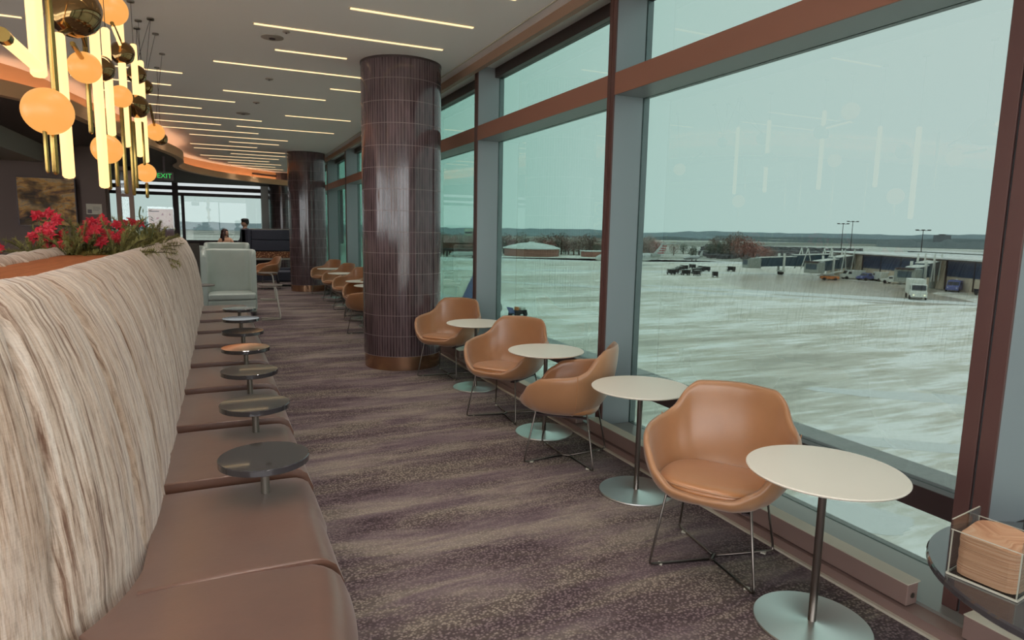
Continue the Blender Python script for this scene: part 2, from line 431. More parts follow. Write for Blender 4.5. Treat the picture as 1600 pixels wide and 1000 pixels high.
for k in range(len(ms)-1):
    a = ms[k]+(.13 if k == 2 else .09); b = ms[k+1]
    if a > YE: break
    b = min(b, YE); wi += 1
    w = thing('window_%d' % (20+wi), 'floor to ceiling window bay', 'window', (XG, (a+b)/2, 0)); w['kind'] = 'structure'; del w['category']
    h = (b-a)/2
    obj('transom', MB().bb((XM-XG+.005, -h, TZ0), (.05, h, TZ1)), frame_m, w, bevel=.003)
    obj('transom_face', MB().bb((XM-XG-.006, -h, TZ0-.002), (XM-XG+.006, h, TZ1+.002)), frame_t, w)
    obj('bottom_rail', MB().bb((-.07, -h, .355), (.05, h, .47)), frame_d, w, bevel=.003)
    obj('head_frame', MB().bb((-.06, -h, 3.44), (.05, h, CZ)), frame_d, w)
    obj('upper_pane', MB().bb((-.006, -h, TZ1), (.006, h, 3.44)), glass, w)
    obj('main_pane', MB().bb((-.006, -h, .47), (.006, h, TZ0)), glass, w)
    obj('lower_pane', MB().bb((-.006, -h, .07), (.006, h, .355)), glass, w)
    obj('outer_ledge', MB().bb((.055, -h-.05, .43), (.28, h+.05, .455)), sill_m, w)
    # low metal casing in front of the bay
    g = .06
    s = MB(); s.bb((2.66, a+g, .062), (2.73, b-g+.02, .158))
    o = struct('sill_casing', s, [sillf], bevel=.003); o.name = 'trim_%d' % (40+wi)
    obj('cap_strip', MB().bb((2.658, a+g, .158), (2.745, b-g+.02, .163)), trimw, o)
    if k in (2, 4, 5):
        ob = obj('power_outlet', MB().bb((2.652, a+1.05, .085), (2.66, a+1.17, .135)), [frame_d], o, bevel=.002)
    obj('end_screw', MB().tube([(2.695, a+g-.004, .105), (2.695, a+g+.01, .105)], .012, 12), steel, o)
struct('trim_60', MB().bb((2.64, YB, -.3), (XG+.05, YE, .055)), sillf, label='brown base under the sill')
struct('trim_61', MB().bb((2.735, YB, .055), (XG+.05, YE, .07)), sill_m, label='pale metal sill between casing and glass')
struct('trim_62', MB().bb((2.62, YB, 0), (2.645, YE, .012)), trimw, label='pale metal edge strip of the carpet')
struct('trim_63', MB().bb((2.72, YB, CZ-.09), (2.78, YE, CZ)), mat('blind_track', rgb(150, 120, 100), .5), label='blind track along the ceiling edge')
struct('trim_64', MB().bb((2.60, YB, CZ-.006), (2.615, YE, CZ)), trimw, label='thin line in the ceiling beside the blind track')

# ------------------------------------------------------------------ columns
def column(x, y, label, n=84):
    t = thing('column', label, 'column', (x, y, 0), 0, 'ribbed tile columns along the windows')
    rr = .466
    obj('kick_band', MB().lathe([(rr-.012, 0), (rr-.012, .168)], n=64), copper, t, smooth=40)
    mb = MB(); z = .165; row = (CZ-.165)/14
    # fluted tiles: rounded ribs parted by grout, each row parted by a fine joint
    prof = []
    for kx in range(n):
        for fr_, dr_, mi in ((0.0, 0, 1), (.13, 0, 0)):
            prof.append((2*PI*(kx+fr_)/n, rr+dr_, mi))
    P = len(prof)
    zs = []
    for i in range(14):
        zs += [(z+i*row, 1), (z+i*row+.006, 0)]
    zs.append((CZ, 0))
    vs = []
    for zz, g in zs:
        for a, r_, mi in prof: vs.append((r_*math.cos(a), r_*math.sin(a), zz))
    o = len(mb.v); mb.v += vs
    for j in range(len(zs)-1):
        for i in range(P):
            mb.f.append((j*P+i, j*P+(i+1) % P, (j+1)*P+(i+1) % P, (j+1)*P+i))
            last = prof[i][2] == 1
            mb.mi.append(1 if zs[j][1] or last else 0)
    obj('tile_cladding', mb, [tile, grout], t, smooth=60)
    obj('top_ring', MB().lathe([(rr+.004, CZ-.025), (rr+.004, CZ)], n=64), frame_d, t, smooth=40)
    return t
column(2.006, 7.647, 'large dark ribbed tile column nearest the camera beside the tub chairs')
column(2.10, 17.6, 'middle dark ribbed tile column standing past the window chairs')
column(2.09, 27.0-2.2, 'farthest ribbed tile column behind the navy booth')

# ------------------------------------------------------------------ ceiling lights
rows = {-6: [(-1, .6), (1.2, 2.3)], -5: [(.3, 1.7), (-3, -1.2)], -4: [(-.9, .2), (.9, 2.2)], -3: [(-.2, 1.5), (-3.4, -1.9)], -2: [(.6, 1.7), (-2.6, -1.4)], -1: [(-.6, .6), (1.4, 2.3)],
        0: [(1.11, 2.25)], 1: [(.37, 2.23)], 2: [(.62, 1.38), (-3.5, -1.61)], 3: [(0.01, 1.8), (-3.6, -1.9)], 4: [(-1.57, -.35), (1.46, 2.22)],
        5: [(-1.68, -.53), (.12, 1.52)], 6: [(-.87, .29), (-1.5, -1.1)], 7: [(-.95, -.19), (1.1, 2.2)], 8: [(-1.0, .77)], 9: [(.37, 2.18), (-1.02, .1)],
        10: [(-.95, .8)], 11: [(-.5, 1.45)], 12: [(.27, 1.33)], 13: [(-.55, .9)], 14: [(-.5, 1.62)], 15: [(.34, 1.7)], 16: [(-.4, 1.6)], 17: [(-.2, 1.4)], 18: [(.3, 1.8)], 19: [(.4, 1.7)], 20: [(.9, 2.0)]}
ords = ['first', 'second', 'third', 'fourth', 'fifth', 'sixth', 'seventh', 'eighth', 'ninth', 'tenth', 'eleventh', 'twelfth', 'thirteenth', 'fourteenth', 'fifteenth', 'sixteenth', 'seventeenth', 'eighteenth', 'nineteenth', 'twentieth', 'twenty-first']
for k in sorted(rows):
    y = 5.93+.855*k
    for j, (a, b) in enumerate(rows[k]):
        t = thing('ceiling_strip_light', '', 'ceiling light', ((a+b)/2, y, CZ), 0, 'recessed warm strip lights in the pale ceiling')
        h = (b-a)/2
        obj('housing', MB().bb((-h-.012, -.022, -.004), (h+.012, .022, 0)), trimw, t)
        obj('diffuser', MB().bb((-h, -.016, -.012), (h, .016, -.003)), strip_e, t)
        ld = bpy.data.lights.new('strip_lamp', 'AREA'); ld.shape = 'RECTANGLE'; ld.size = 2*h; ld.size_y = .03; ld.energy = 3.0*2*h; ld.color = (1, .92, .84); ld.spread = R(100)
        lo_ = bpy.data.objects.new('strip_lamp', ld); COL.objects.link(lo_); lo_.parent = t; lo_.location = (0, 0, -.016)
        if k < 0:
            t['label'] = 'warm recessed strip light overhead behind the camera, seen only mirrored in glass'
        else:
            side = 'only one of its row' if len(rows[k]) == 1 else ('window-side one of its row' if (a+b)/2 > max(.0, min((rows[k][0][0]+rows[k][0][1])/2, (rows[k][1][0]+rows[k][1][1])/2)+.01) or (a+b)/2 == max((p+q)/2 for p, q in rows[k]) else 'bar-side one of its row')
            t['label'] = '%s warm strip light in the %s row from the camera, %s' % ('long' if h > .8 else 'short', ords[k], side)
def disc(name, x, y, r, label, cat):
    t = thing(name, label, cat, (x, y, CZ))
    obj('cover', MB().lathe([(r, 0), (r, -.006), (r*.8, -.012), (r*.4, -.014), (1e-4, -.014)][::-1], n=28), mat('ceiling_fitting', rgb(160, 150, 140), .5), t, smooth=40)
    obj('centre', MB().lathe([(r*.3, -.012), (r*.25, -.022), (1e-4, -.022)][::-1], n=16), frame_d, t)
disc('ceiling_speaker', .56, 7.19, .11, 'round flush ceiling speaker beside the long near strip light', 'speaker')
disc('sprinkler_head', .67, 6.92, .035, 'small sprinkler head just in front of the ceiling speaker', 'sprinkler')
disc('smoke_detector', .66, 9.15, .05, 'small round smoke detector on ceiling left of the near column', 'smoke detector')
disc('smoke_detector', .59, 10.95, .05, 'small round smoke detector farther along the ceiling', 'smoke detector')
disc('ceiling_speaker', .44, 12.1, .11, 'round flush ceiling speaker farther from the camera', 'speaker')
# ------------------------------------------------------------------ island banquette
# base line of the back: straight along the aisle, turning round the near end
def base_path():
    pts = []
    y1 = 11.0
    yy = y1
    while yy > 3.05: pts.append((-.28, yy)); yy -= .06
    # corner as a superellipse, centre (-.83, 3.0), half sizes .55 x 1.12
    cx, cy, ax, ay, n = -.83, 3.0, .55, 1.05, 2.5
    N = 44
    for i in range(N+1):
        a = PI/2*i/N
        pts.append((cx+ax*max(0, math.cos(a))**(2/n), cy-ay*max(0, math.sin(a))**(2/n)))
    for i in range(N-1, -1, -1):
        a = PI/2*i/N
        pts.append((cx-ax*max(0, math.cos(a))**(2/n), cy-ay*max(0, math.sin(a))**(2/n)))
    yy = 3.06
    while yy < y1: pts.append((-1.38, yy)); yy += .12
    # resample evenly
    P = [Vector(p) for p in pts]; L = [0]
    for i in range(1, len(P)): L.append(L[-1]+(P[i]-P[i-1]).length)
    step = .0125; out = []; s = 0; j = 0
    while s < L[-1]:
        while L[j+1] < s: j += 1
        t = (s-L[j])/(L[j+1]-L[j]); out.append(P[j].lerp(P[j+1], t)); s += step
    return out, step
BP, bstep = base_path()
def nrm(path, i):
    a = path[max(i-8, 0)]; b = path[min(i+8, len(path)-1)]; t = (b-a).normalized(); return Vector((t.y, -t.x))
BT = thing('banquette', 'long curved banquette with striped chenille back, brown leather seats and a wood top', 'banquette', (0, 0, 0))
prof = [(.02, .36), (.0, .45), (-.012, .6), (-.03, .8), (-.055, .95), (-.085, 1.1), (-.12, 1.22), (-.16, 1.32), (-.205, 1.40), (-.255, 1.45), (-.30, 1.465), (-.34, 1.455), (-.365, 1.43), (-.37, 1.405)]
pp = []
for i in range(len(prof)-1):
    for j in range(2):
        t = j/2; pp.append((lerp(prof[i][0], prof[i+1][0], t), lerp(prof[i][1], prof[i+1][1], t)))
pp.append(prof[-1])
pl = [0]
for i in range(1, len(pp)): pl.append(pl[-1]+math.hypot(pp[i][0]-pp[i-1][0], pp[i][1]-pp[i-1][1]))
vs = []; uv = []
# seams of the upholstery: irregular tucks plus finer drapes
seam_s = []
q = .2
rs = random.Random(4)
while q < 22: seam_s.append(q); q += .40+rs.random()*.12
for i, p in enumerate(BP):
    nn = nrm(BP, i); s = i*bstep
    # the outline side is to the right of travel: outwards
    n = Vector((-nn.x, -nn.y))
    if (p+n*.1-Vector((-.83, 6))).length < (p-Vector((-.83, 6))).length: n = -n
    for j, (o, z) in enumerate(pp):
        ss = s+.05*math.sin(z*3.1+s)+.02*math.sin(z*9)
        d = min(abs(ss-x) for x in seam_s)
        bulge = -.034*math.exp(-(d/.015)**2)+.016*(1-math.exp(-(d/.09)**2))
        fine = .0022*math.sin(ss*83+2*math.sin(z*2.3))+.0018*math.sin(ss*47+z)
        w = min(1, max(0, (z-.42)/.15))
        k_ = o+(bulge+fine)*w
        q = p+n*k_
        vs.append((q.x, q.y, z+(bulge+fine)*.6*(1 if o < -.2 else 0))); uv.append((s, pl[j]))
bm_ = MB().grid(vs, len(BP), len(pp))
obj('backrest', bm_, fabric, BT, smooth=True, uv=uv)
# wood top inside the rim
inner = []
for i, p in enumerate(BP):
    nn = nrm(BP, i); n = Vector((-nn.x, -nn.y))
    if (p+n*.1-Vector((-.83, 6))).length < (p-Vector((-.83, 6))).length: n = -n
    inner.append(p+n*-.36)
near = [(q.x, q.y) for q in inner if q.y < 5.45]
obj('wood_top', MB().prism(near, 1.36, 1.425), wood, BT)
obj('planter_trough', MB().bb((-1.03, 5.45, 1.1), (-.63, 10.95, 1.3)).bb((-1.03, 5.45, 1.3), (-.98, 10.95, 1.42)).bb((-.68, 5.45, 1.3), (-.63, 10.95, 1.42)).bb((-1.03, 10.9, .45), (-.63, 11.0, 1.42)), frame_d, BT)
obj('end_panel', MB().prism([(-1.37, 10.99), (-.3, 10.99), (-.3, 11.02), (-1.37, 11.02)], 0, 1.38), grey_dark, BT)
# seat: cushions between an inner and an outer line
def sline(d, rx, ry, cy=2.55):
    """outline d outwards from the island axis x=-.83"""
    pts = []
    n = 2.6
    for i in range(61):
        a = PI/2*i/60
        pts.append(Vector((-.83+rx*max(0, math.cos(a))**(2/n), cy-ry*max(0, math.sin(a))**(2/n))))
    return pts
def cushion(inner_pts, outer_pts, zt=.455, zb=.30, puff=.018, name='seat_cushion', tilt=1):
    """two polylines of equal length -> padded cushion with rolled edges"""
    nu = len(inner_pts); mb = MB(); nv = 25
    top = []
    vcols = []
    for i in range(nu):
        u = i/(nu-1); eu = min(i, nu-1-i)
        for j in range(nv):
            v = j/(nv-1)
            p = inner_pts[i].lerp(outer_pts[i], v)
            du = min(u, 1-u)*Lc; dv = (1-v)*.64
            def edge(d, r_): return 0 if d > r_ else r_-math.sqrt(max(0, r_*r_-(r_-d)**2))
            z = zt-edge(du, .045)*1.0-edge(dv, .10)*1.0+.018*(1-2*u)*tilt+puff*math.sin(PI*u)*math.sin(PI*min(1, v*.9+.1))
            vcols.append((p.x, p.y, z))
    lower = []
    for i in range(nu):
        for j in range(nv):
            p = inner_pts[i].lerp(outer_pts[i], j/(nv-1)); lower.append((p.x, p.y, zb))
    mb.v = vcols+lower; N = nu*nv
    for i in range(nu-1):
        for j in range(nv-1):
            a = i*nv+j; mb.f.append((a, a+1, a+nv+1, a+nv)); mb.f.append((N+a, N+a+nv, N+a+nv+1, N+a+1))
    for i in range(nu-1):
        for j in (0, nv-1):
            a = i*nv+j; mb.f.append((a, a+nv, N+a+nv, N+a))
    for j in range(nv-1):
        for i in (0, nu-1):
            a = i*nv+j; mb.f.append((a, a+1, N+a+1, N+a))
    mb.mi = [0]*len(mb.f)
    o = obj(name, mb, seat_leather, BT, smooth=50)
    bm = bmesh.new(); bm.from_mesh(o.data); bmesh.ops.recalc_face_normals(bm, faces=bm.faces); bm.to_mesh(o.data); bm.free()
    return o
import bmesh
ys = [2.22+.945*k for k in range(10)]
def warp(k):
    out = []
    n = 32
    for i in range(n+1):
        t = i/n
        # positions bunch towards the ends for the rolled edge
        out.append(.5-.5*math.cos(PI*t))
    return out
for k in range(9):
    y0, y1 = ys[k]+.015, ys[k+1]-.015; Lc = y1-y0
    if k == 8: y1 = 10.7
    ip = [Vector((-.29, lerp(y0, y1, t))) for t in warp(0)]; op = [Vector((.375-(.01 if k == 0 and t < .5 else 0), lerp(y0, y1, t))) for t in warp(0)]
    cushion(ip, op)
# near end cushions wrap the corner (inner line follows the back)
def sup(a, rx, ry, cy):
    n = 2.4
    return Vector((-.83+math.copysign(abs(math.cos(a))**(2/n), math.cos(a))*rx, cy-abs(math.sin(a))**(2/n)*ry))
def corner(a0, a1, L):
    global Lc
    Lc = L
    ip, op = [], []
    for t in warp(0):
        a = lerp(a0, a1, t); ip.append(sup(a, .55, .72, 2.62)); op.append(sup(a, 1.2, 1.15, 2.2))
    cushion(ip, op, tilt=0)
corner(.012, .80, .9); corner(.815, 1.56, .9); corner(1.585, 2.3, .9)
# dark under-frame
op = [Vector((.31, 10.7))]+[sup(a, 1.135, 1.08, 2.2) for a in [i*PI/24 for i in range(25)]]+[Vector((-1.97, 10.7))]
obj('plinth', MB().prism([(p.x, p.y) for p in op][::-1], 0.04, .31), mat('plinth_black', rgb(40, 36, 36), .5), BT)
for o_ in list(BT.children):
    if o_.name.startswith('seat_cushion'):
        pass

# drink tables on posts
dt0 = thing('drink_table', 'round charcoal drink table on post, nearest the camera on the banquette', 'drink table', (.14, 2.95, .35), 0, 'small round drink tables along the banquette')
obj('table_top', MB().lathe([(1e-4, .255), (.187, .255), (.193, .259), (.193, .284), (.190, .287), (1e-4, .287)], n=56), black_top, dt0, smooth=35)
obj('post', MB().lathe([(.019, 0), (.019, .257)], n=20), post_m, dt0, smooth=35)
obj('flange', MB().lathe([(.04, .244), (.04, .255)], n=20), post_m, dt0, smooth=35)
dl = ['second round charcoal drink table from the camera', 'third round charcoal drink table from the camera', 'fourth round charcoal drink table from the camera', 'fifth round drink table from the camera',
      'sixth round drink table from the camera, next to last', 'farthest round drink table, just before the grey wing chair']
for i, l in enumerate(dl):
    dup(dt0, (.145+.007*i, 2.95+.94*(i+1), .35), label=l+' on the leather seats')

# ------------------------------------------------------------------ tub chairs
def shell_pt(a, t):
    ad = abs(math.degrees(a))
    n = 2.35
    rx = .345 if abs(a) < PI/2 else .325
    ry = .375
    r = 1/((abs(math.cos(a))/rx)**n+(abs(math.sin(a))/ry)**n)**(1/n)
    Z = interp([0, 24, 40, 56, 72, 95, 112, 123, 135, 146, 180], [.445, .452, .505, .60, .655, .675, .688, .72, .82, .862, .868], ad)
    r *= interp([0, 90, 125, 145, 180], [1, 1, 1.0, 1.06, 1.10], ad)
    rr = r*math.sin(t*PI/2)**.78
    zb = .365
    z = zb+(Z-zb)*(1-math.cos(t*PI/2))**1.15 + (.03*math.sin(PI*min(1, t))*(1 if ad > 60 else ad/60)*-1)
    return Vector((rr*math.cos(a), rr*math.sin(a), z))
def make_tub():
    t = thing('tub_chair', 'tan leather tub chair nearest the camera', 'chair', (0, 0, 0), 0, 'tan leather tub chairs along the windows')
    NU, NV = 72, 13
    vs = []
    for i in range(NU):
        a = -PI+2*PI*i/NU
        for j in range(NV): vs.append(shell_pt(a, .06+.94*j/(NV-1)))
    mb = MB().grid(vs, NU, NV, True)
    mb.f.append(tuple(i*NV for i in range(NU))[::-1]); mb.mi.append(0)
    sh = obj('shell', mb, tan_leather, t, smooth=True)
    md = sh.modifiers.new('thickness', 'SOLIDIFY'); md.thickness = .034; md.offset = -1
    md = sh.modifiers.new('subdivision', 'SUBSURF'); md.levels = 1; md.render_levels = 1
    for a in (-R(112), R(112)):
        obj('stitching', MB().tube([shell_pt(a, q)*1 for q in [.12+.88*i/12 for i in range(13)]], .0028, 6), tan_pad, sh)
    # seat pad
    vs = []; prof = [(.0, .462), (.35, .462), (.7, .46), (.9, .452), (.985, .432), (1.0, .412), (.97, .39), (.9, .375), (0.0, .375)]
    NU2 = 56
    for i in range(NU2):
        a = -PI+2*PI*i/NU2; n = 2.7
        rx = .305 if abs(a) < PI/2 else .24; ry = .272
        r = 1/((abs(math.cos(a))/rx)**n+(abs(math.sin(a))/ry)**n)**(1/n)
        for q, z in prof: vs.append(Vector((r*max(q, .001)*math.cos(a)+.005, r*max(q, .001)*math.sin(a), z+.025*q*math.cos(a)*(1 if a else 1)+.012)))
    pad = MB().grid(vs, NU2, len(prof), True)
    pad.f = [f[::-1] for f in pad.f]
    obj('seat_cushion', pad, tan_pad, t, smooth=True, sub=1)
    obj('cushion_piping', MB().tube([Vector((v.x, v.y, v.z)) for v in [vs[i*len(prof)+4] for i in range(NU2)]+[vs[4]]], .004, 6), tan_leather, t, smooth=True)
    for sx in (1, -1):
        for sy in (1, -1):
            top = Vector((sx*.17, sy*.18, .40)); hip = Vector((sx*.185, sy*.20, .385)); ft = Vector((sx*.25, sy*.25, .02))
            f2 = Vector((sx*.235, sy*.235, .0075)); c1 = Vector((sx*.03, sy*.012, .0075))
            d = (hip-ft).normalized()
            obj('leg', MB().tube([top, hip, ft+d*.02, ft+Vector((-sx*.002, -sy*.002, -.006)), f2, c1], .0062, 8), steel, t, smooth=True)
            obj('glide', MB().bb((sx*.205-.012, sy*.21-.012, 0), (sx*.205+.012, sy*.21+.012, .008)), glide, t)
    obj('floor_brace', MB().tube([(-.034, 0, .0075), (.034, 0, .0075)], .0075, 8), steel, t)
    obj('seat_plate', MB().bb((-.19, -.2, .352), (.19, -.16, .362)).bb((-.19, .16, .352), (.19, .2, .362)).bb((-.02, -.2, .352), (.02, .2, .362)), frame_d, t)
    return t
tub = make_tub()
chairs = [((2.245, 2.37), 214, 'tan leather tub chair nearest the camera, behind the nearest white round table'),
          ((2.30, 5.15), 216, 'tan leather tub chair between the second and third round tables back, facing the aisle'),
          ((2.28, 3.98), 138, 'tan leather tub chair turned away, its outer shell towards the camera'),
          ((2.33, 6.86), 222, 'tan leather tub chair beside the big near column, facing the aisle'),
          ((2.12, 10.15), 140, 'tan tub chair just past the near column, seen mostly from behind'),
          ((2.30, 11.45), 205, 'pale tub chair past the near column, second beyond it'),
          ((2.38, 13.15), 205, 'pale tub chair past the near column, third beyond it'),
          ((2.40, 14.75), 205, 'pale tub chair past the near column, fourth beyond it'),
          ((2.42, 12.3), 150, 'tan tub chair turned to the window between the farther white tables'),
          ((2.38, 16.5), 210, 'farthest pale tub chair in the window row, by the middle column')]
for i, ((x, y), a, l) in enumerate(chairs):
    if i == 0: tub.location = (x, y, 0); tub.rotation_euler = (0, 0, R(a)); tub['label'] = l
    else: dup(tub, (x, y, 0), R(a), l)
ext = dup(tub, (1.12, 18.3, 0), R(195), 'tan tub chair standing alone in front of the navy booth'); 

# cafe tables
ct = thing('cafe_table', 'white round pedestal table nearest the camera', 'table', (0, 0, 0), 0, 'white round pedestal tables between the tub chairs')
obj('table_top', MB().lathe([(1e-4, .678), (.29, .678), (.307, .684), (.311, .690), (.307, .694), (1e-4, .694)], n=72), white_top, ct, smooth=30)
obj('pole', MB().lathe([(.0165, .012), (.0165, .678)], n=24), frame_d if False else steel, ct, smooth=35)
obj('top_flange', MB().lathe([(.07, .667), (.07, .678)], n=24), steel, ct, smooth=35)
obj('base_plate', MB().lathe([(.236, 0), (.238, .004), (.235, .010), (.03, .0115), (.018, .016), (1e-4, .016)], n=72), plate, ct, smooth=30)
tl = [((2.255, 1.77), 'white round pedestal table nearest the camera'), ((2.385, 3.24), 'second white round pedestal table from the camera, beside the turned-away chair'), ((2.39, 4.55), 'third white round pedestal table from the camera'),
      ((2.41, 6.18), 'fourth white round pedestal table, between chair and near column'), ((2.33, 10.85), 'white round table first beyond the near column'), ((2.36, 12.4-.6), 'white round table second beyond the near column'),
      ((2.36, 13.95), 'white round table third beyond the near column'), ((2.36, 15.6), 'farthest white round table beyond the near column')]
for i, ((x, y), l) in enumerate(tl):
    if i == 0: ct.location = (x, y, 0); ct['label'] = l
    else: dup(ct, (x, y, 0), 0, l)

# ------------------------------------------------------------------ black table with napkins at the right edge
bt = thing('side_table', 'dark round pedestal table at the right edge holding napkins', 'table', (2.2, .79, 0))
obj('table_top', MB().lathe([(1e-4, .672), (.43, .672), (.44, .680), (.44, .694), (.436, .70), (1e-4, .70)], n=72), black_top, bt, smooth=30)
obj('pole', MB().lathe([(.035, .012), (.035, .672)], n=24), frame_d, bt, smooth=35)
obj('base_plate', MB().lathe([(.27, 0), (.27, .010), (.04, .014), (1e-4, .014)], n=60), frame_d, bt, smooth=30)
nh = thing('napkin_holder', 'clear acrylic box holding a stack of brown napkins', 'napkin holder', (1.955, .965, .701), R(8))
s_ = .085
mb = MB(); th = .004; H_ = .16
obj('base', MB().bb((-s_, -s_, 0), (s_, s_, .006)), clear, nh)
for rot_ in range(4):
    M = Matrix.Rotation(rot_*PI/2, 3, 'Z'); h2 = .165 if rot_ % 2 == 0 else .135
    m_ = MB().bb((-s_, s_-th, .006), (s_, s_, h2)); m_.v = [tuple(M @ Vector(v)) for v in m_.v]
    obj('side_panel', m_, clear, nh)
e = MB()
for a, b in ((1, 1), (1, -1), (-1, 1), (-1, -1)): e.bb((a*s_-a*.003-.0015, b*s_-b*.003-.0015, .004), (a*s_-a*.003+.0015, b*s_-b*.003+.0015, .135))
for a in (1, -1):
    hh_ = .165 if a == 1 else .135
    e.bb((-s_, a*s_-.0015, .163), (s_, a*s_+.0015, .165)); e.bb((a*s_-.0015, -s_, .134), (a*s_+.0015, s_, .136)); e.bb((-s_, a*s_-.0015, 0), (s_, a*s_+.0015, .006)); e.bb((a*s_-.0015, -s_, 0), (a*s_+.0015, s_, .006))
obj('corner_edge', e, glide, nh)
np_ = mat('kraft_napkin', rgb(196, 142, 100), .85, var=.08, vs_=40)
k = NT(np_); lay = k.noise(k.coords((1.2, 1.2, 170)), 2, 3, .6); k.l(k.ramp(lay, [(.3, rgb(158, 106, 76)), (.5, rgb(192, 144, 110)), (.7, rgb(206, 168, 138))]), k.p.inputs['Base Color']); k.bump(lay, .8, .006)
mb = MB(); n_ = 14
vs = []
for zi in range(12):
    z = .008+.118*zi/11
    for i in range(40):
        a = 2*PI*i/40; q = 5
        r = .076/((abs(math.cos(a)))**q+(abs(math.sin(a)))**q)**(1/q)
        r *= 1+.012*math.sin(zi*1.7+a*2)
        vs.append((r*math.cos(a), r*math.sin(a), z+(.007*math.sin(a+1)+.006*math.cos(2*a))*zi/11))
o0 = 0
mb.v = vs+[(0, 0, .131)]
for zi in range(11):
    for i in range(40): mb.f.append((zi*40+i, zi*40+(i+1) % 40, (zi+1)*40+(i+1) % 40, (zi+1)*40+i))
for i in range(40): mb.f.append((11*40+i, 11*40+(i+1) % 40, 480))
mb.f.append(tuple(range(40))[::-1]); mb.mi = [0]*len(mb.f)
tag(obj('napkin_stack', mb, np_, None), 'thick stack of brown kraft napkins inside the clear acrylic box', 'napkins').location = (1.955, .965, .701+.0)
bpy.data.objects['napkin_stack'].rotation_euler = (0, 0, R(8))

# ------------------------------------------------------------------ hanging lights over the banquette
PX = -.62
def tube_part(p, y, z0, z1, r=.026, m=None, dx=0, name='glowing_tube'):
    mb = MB().lathe([(1e-4, z0), (r*.7, z0+.004), (r, z0+.014), (r, z1-.014), (r*.7, z1-.004), (1e-4, z1)], (dx, y, 0), 20)
    return obj(name, mb, m or tube_e, p, smooth=40)
def globe_part(p, y, z, r=.09, dx=0): return obj('globe', MB().sphere((dx, y, z), r, 32, 20), globe_e, p, smooth=True)
def dish_part(p, y, z, r, dx=0, ax=(-.3, -.75, -.6)):
    pr_ = [(1e-4, 0), (r*.5, .03*r/.09), (r*.86, .07*r/.09), (r, .12*r/.09), (r*.86, .17*r/.09), (r*.45, .205*r/.09), (1e-4, .215*r/.09)]
    q = Vector((0, 0, -1)).rotation_difference(Vector(ax).normalized()).to_matrix()
    return obj('mirror_drum', MB().lathe([(a, b-.11*r/.09) for a, b in pr_], (dx, y, z), 28, q), mirror, p, smooth=35)
def rod_part(p, a, b, r=.011, m=None, name='brass_rod'): return obj(name, MB().tube([a, b], r, 12), m or brass, p, smooth=40)
def pendant(y, label, cab=()):
    t = thing('pendant_light', label, 'pendant light', (PX, y, 0), 0, 'hanging clusters of glowing tubes and globes over the banquette')
    return t
def finish(t, spots):
    for sp_ in spots:
        dx, dy = sp_[:2]
        e_ = (dx, dy, sp_[2]) if len(sp_) == 3 else sp_[2:]
        obj('cable', MB().tube([e_, (dx, dy, CZ)], .0022, 6), cable_m, t)
        obj('canopy', MB().lathe([(.03, CZ-.012), (.03, CZ)], (dx, dy, 0), 16), post_m, t)
p = pendant(3.14, 'nearest hanging light cluster with a big amber globe at lower left')
tube_part(p, 0, 2.21, 3.05, .028); tube_part(p, .16, 2.12, 3.1, .014, brass, .02, 'brass_tube'); tube_part(p, .16, 1.85, 2.12, .013, brass, .0, 'brass_tube'); tube_part(p, .07, 1.85, 2.05, .008, brass, -.01, 'brass_tube')
globe_part(p, .10, 2.10, .092); rod_part(p, (-.02, -.34, 2.27), (0, -.02, 2.25), .024, tube_e, 'glowing_tube'); rod_part(p, (-.02, -.385, 2.272), (-.02, -.34, 2.27), .025, brass, 'brass_cap')
finish(p, [(0, 0, 3.04), (.02, .16, 3.09)])
p = pendant(3.56, 'second hanging light cluster with one long glowing tube and a mirrored drum')
tube_part(p, 0, 1.85, 2.49, .025); dish_part(p, .36, 2.68, .125); rod_part(p, (-.01, .28, 2.72), (0, .05, 2.95), .022, tube_e, 'glowing_tube'); rod_part(p, (0, .0, 2.48), (0, .36, 2.6), .012)
rod_part(p, (0, .32, 2.52), (0, .6, 2.5), .012)
finish(p, [(0, .36, 2.78)])
p = pendant(4.55, 'third hanging light cluster with globe low beside a long tube')
tube_part(p, .02, 1.86, 2.83, .027); tube_part(p, -.18, 2.15, 2.75, .013, brass, -.02, 'brass_tube'); tube_part(p, .22, 1.86, 2.15, .015, brass, 0, 'brass_tube'); globe_part(p, .21, 2.11, .088, .0)
dish_part(p, .17, 2.58, .075); globe_part(p, -.38, 2.47, .08); rod_part(p, (0, -.3, 2.6), (.0, -.55, 2.7), .01)
finish(p, [(0, .02, 2.82)])
p = pendant(5.02, 'fourth hanging light cluster with a globe high at the ceiling side')
tube_part(p, 0, 2.22, 2.90, .025); tube_part(p, .12, 1.9, 2.5, .012, brass, 0, 'brass_tube'); globe_part(p, .40, 3.12, .10); rod_part(p, (0, .35, 3.02), (.0, .75, 3.0), .013); rod_part(p, (0, .38, 3.0), (.0, .8, 2.96), .01, tube_e, 'glowing_tube')
finish(p, [(0, 0, 2.89), (0, .4, 3.2)])
p = pendant(5.78, 'fifth hanging light cluster with amber globe in the middle of it')
tube_part(p, 0, 2.23, 3.19, .026); tube_part(p, -.2, 1.87, 2.54, .014, brass, 0, 'brass_tube'); tube_part(p, .28, 1.88, 2.6, .014, brass, .0, 'brass_tube'); dish_part(p, .02, 2.92, .085); globe_part(p, -.2, 2.57, .078)
finish(p, [(0, 0, 3.18)])
p = pendant(6.65, 'sixth hanging light cluster with two gold mirrored drums')
tube_part(p, 0, 2.24, 3.2, .026); dish_part(p, .1, 2.96, .08); dish_part(p, -.05, 2.67, .10, 0, (-.2, -.9, .1)); tube_part(p, -.35, 1.95, 2.5, .013, brass, 0, 'brass_tube')
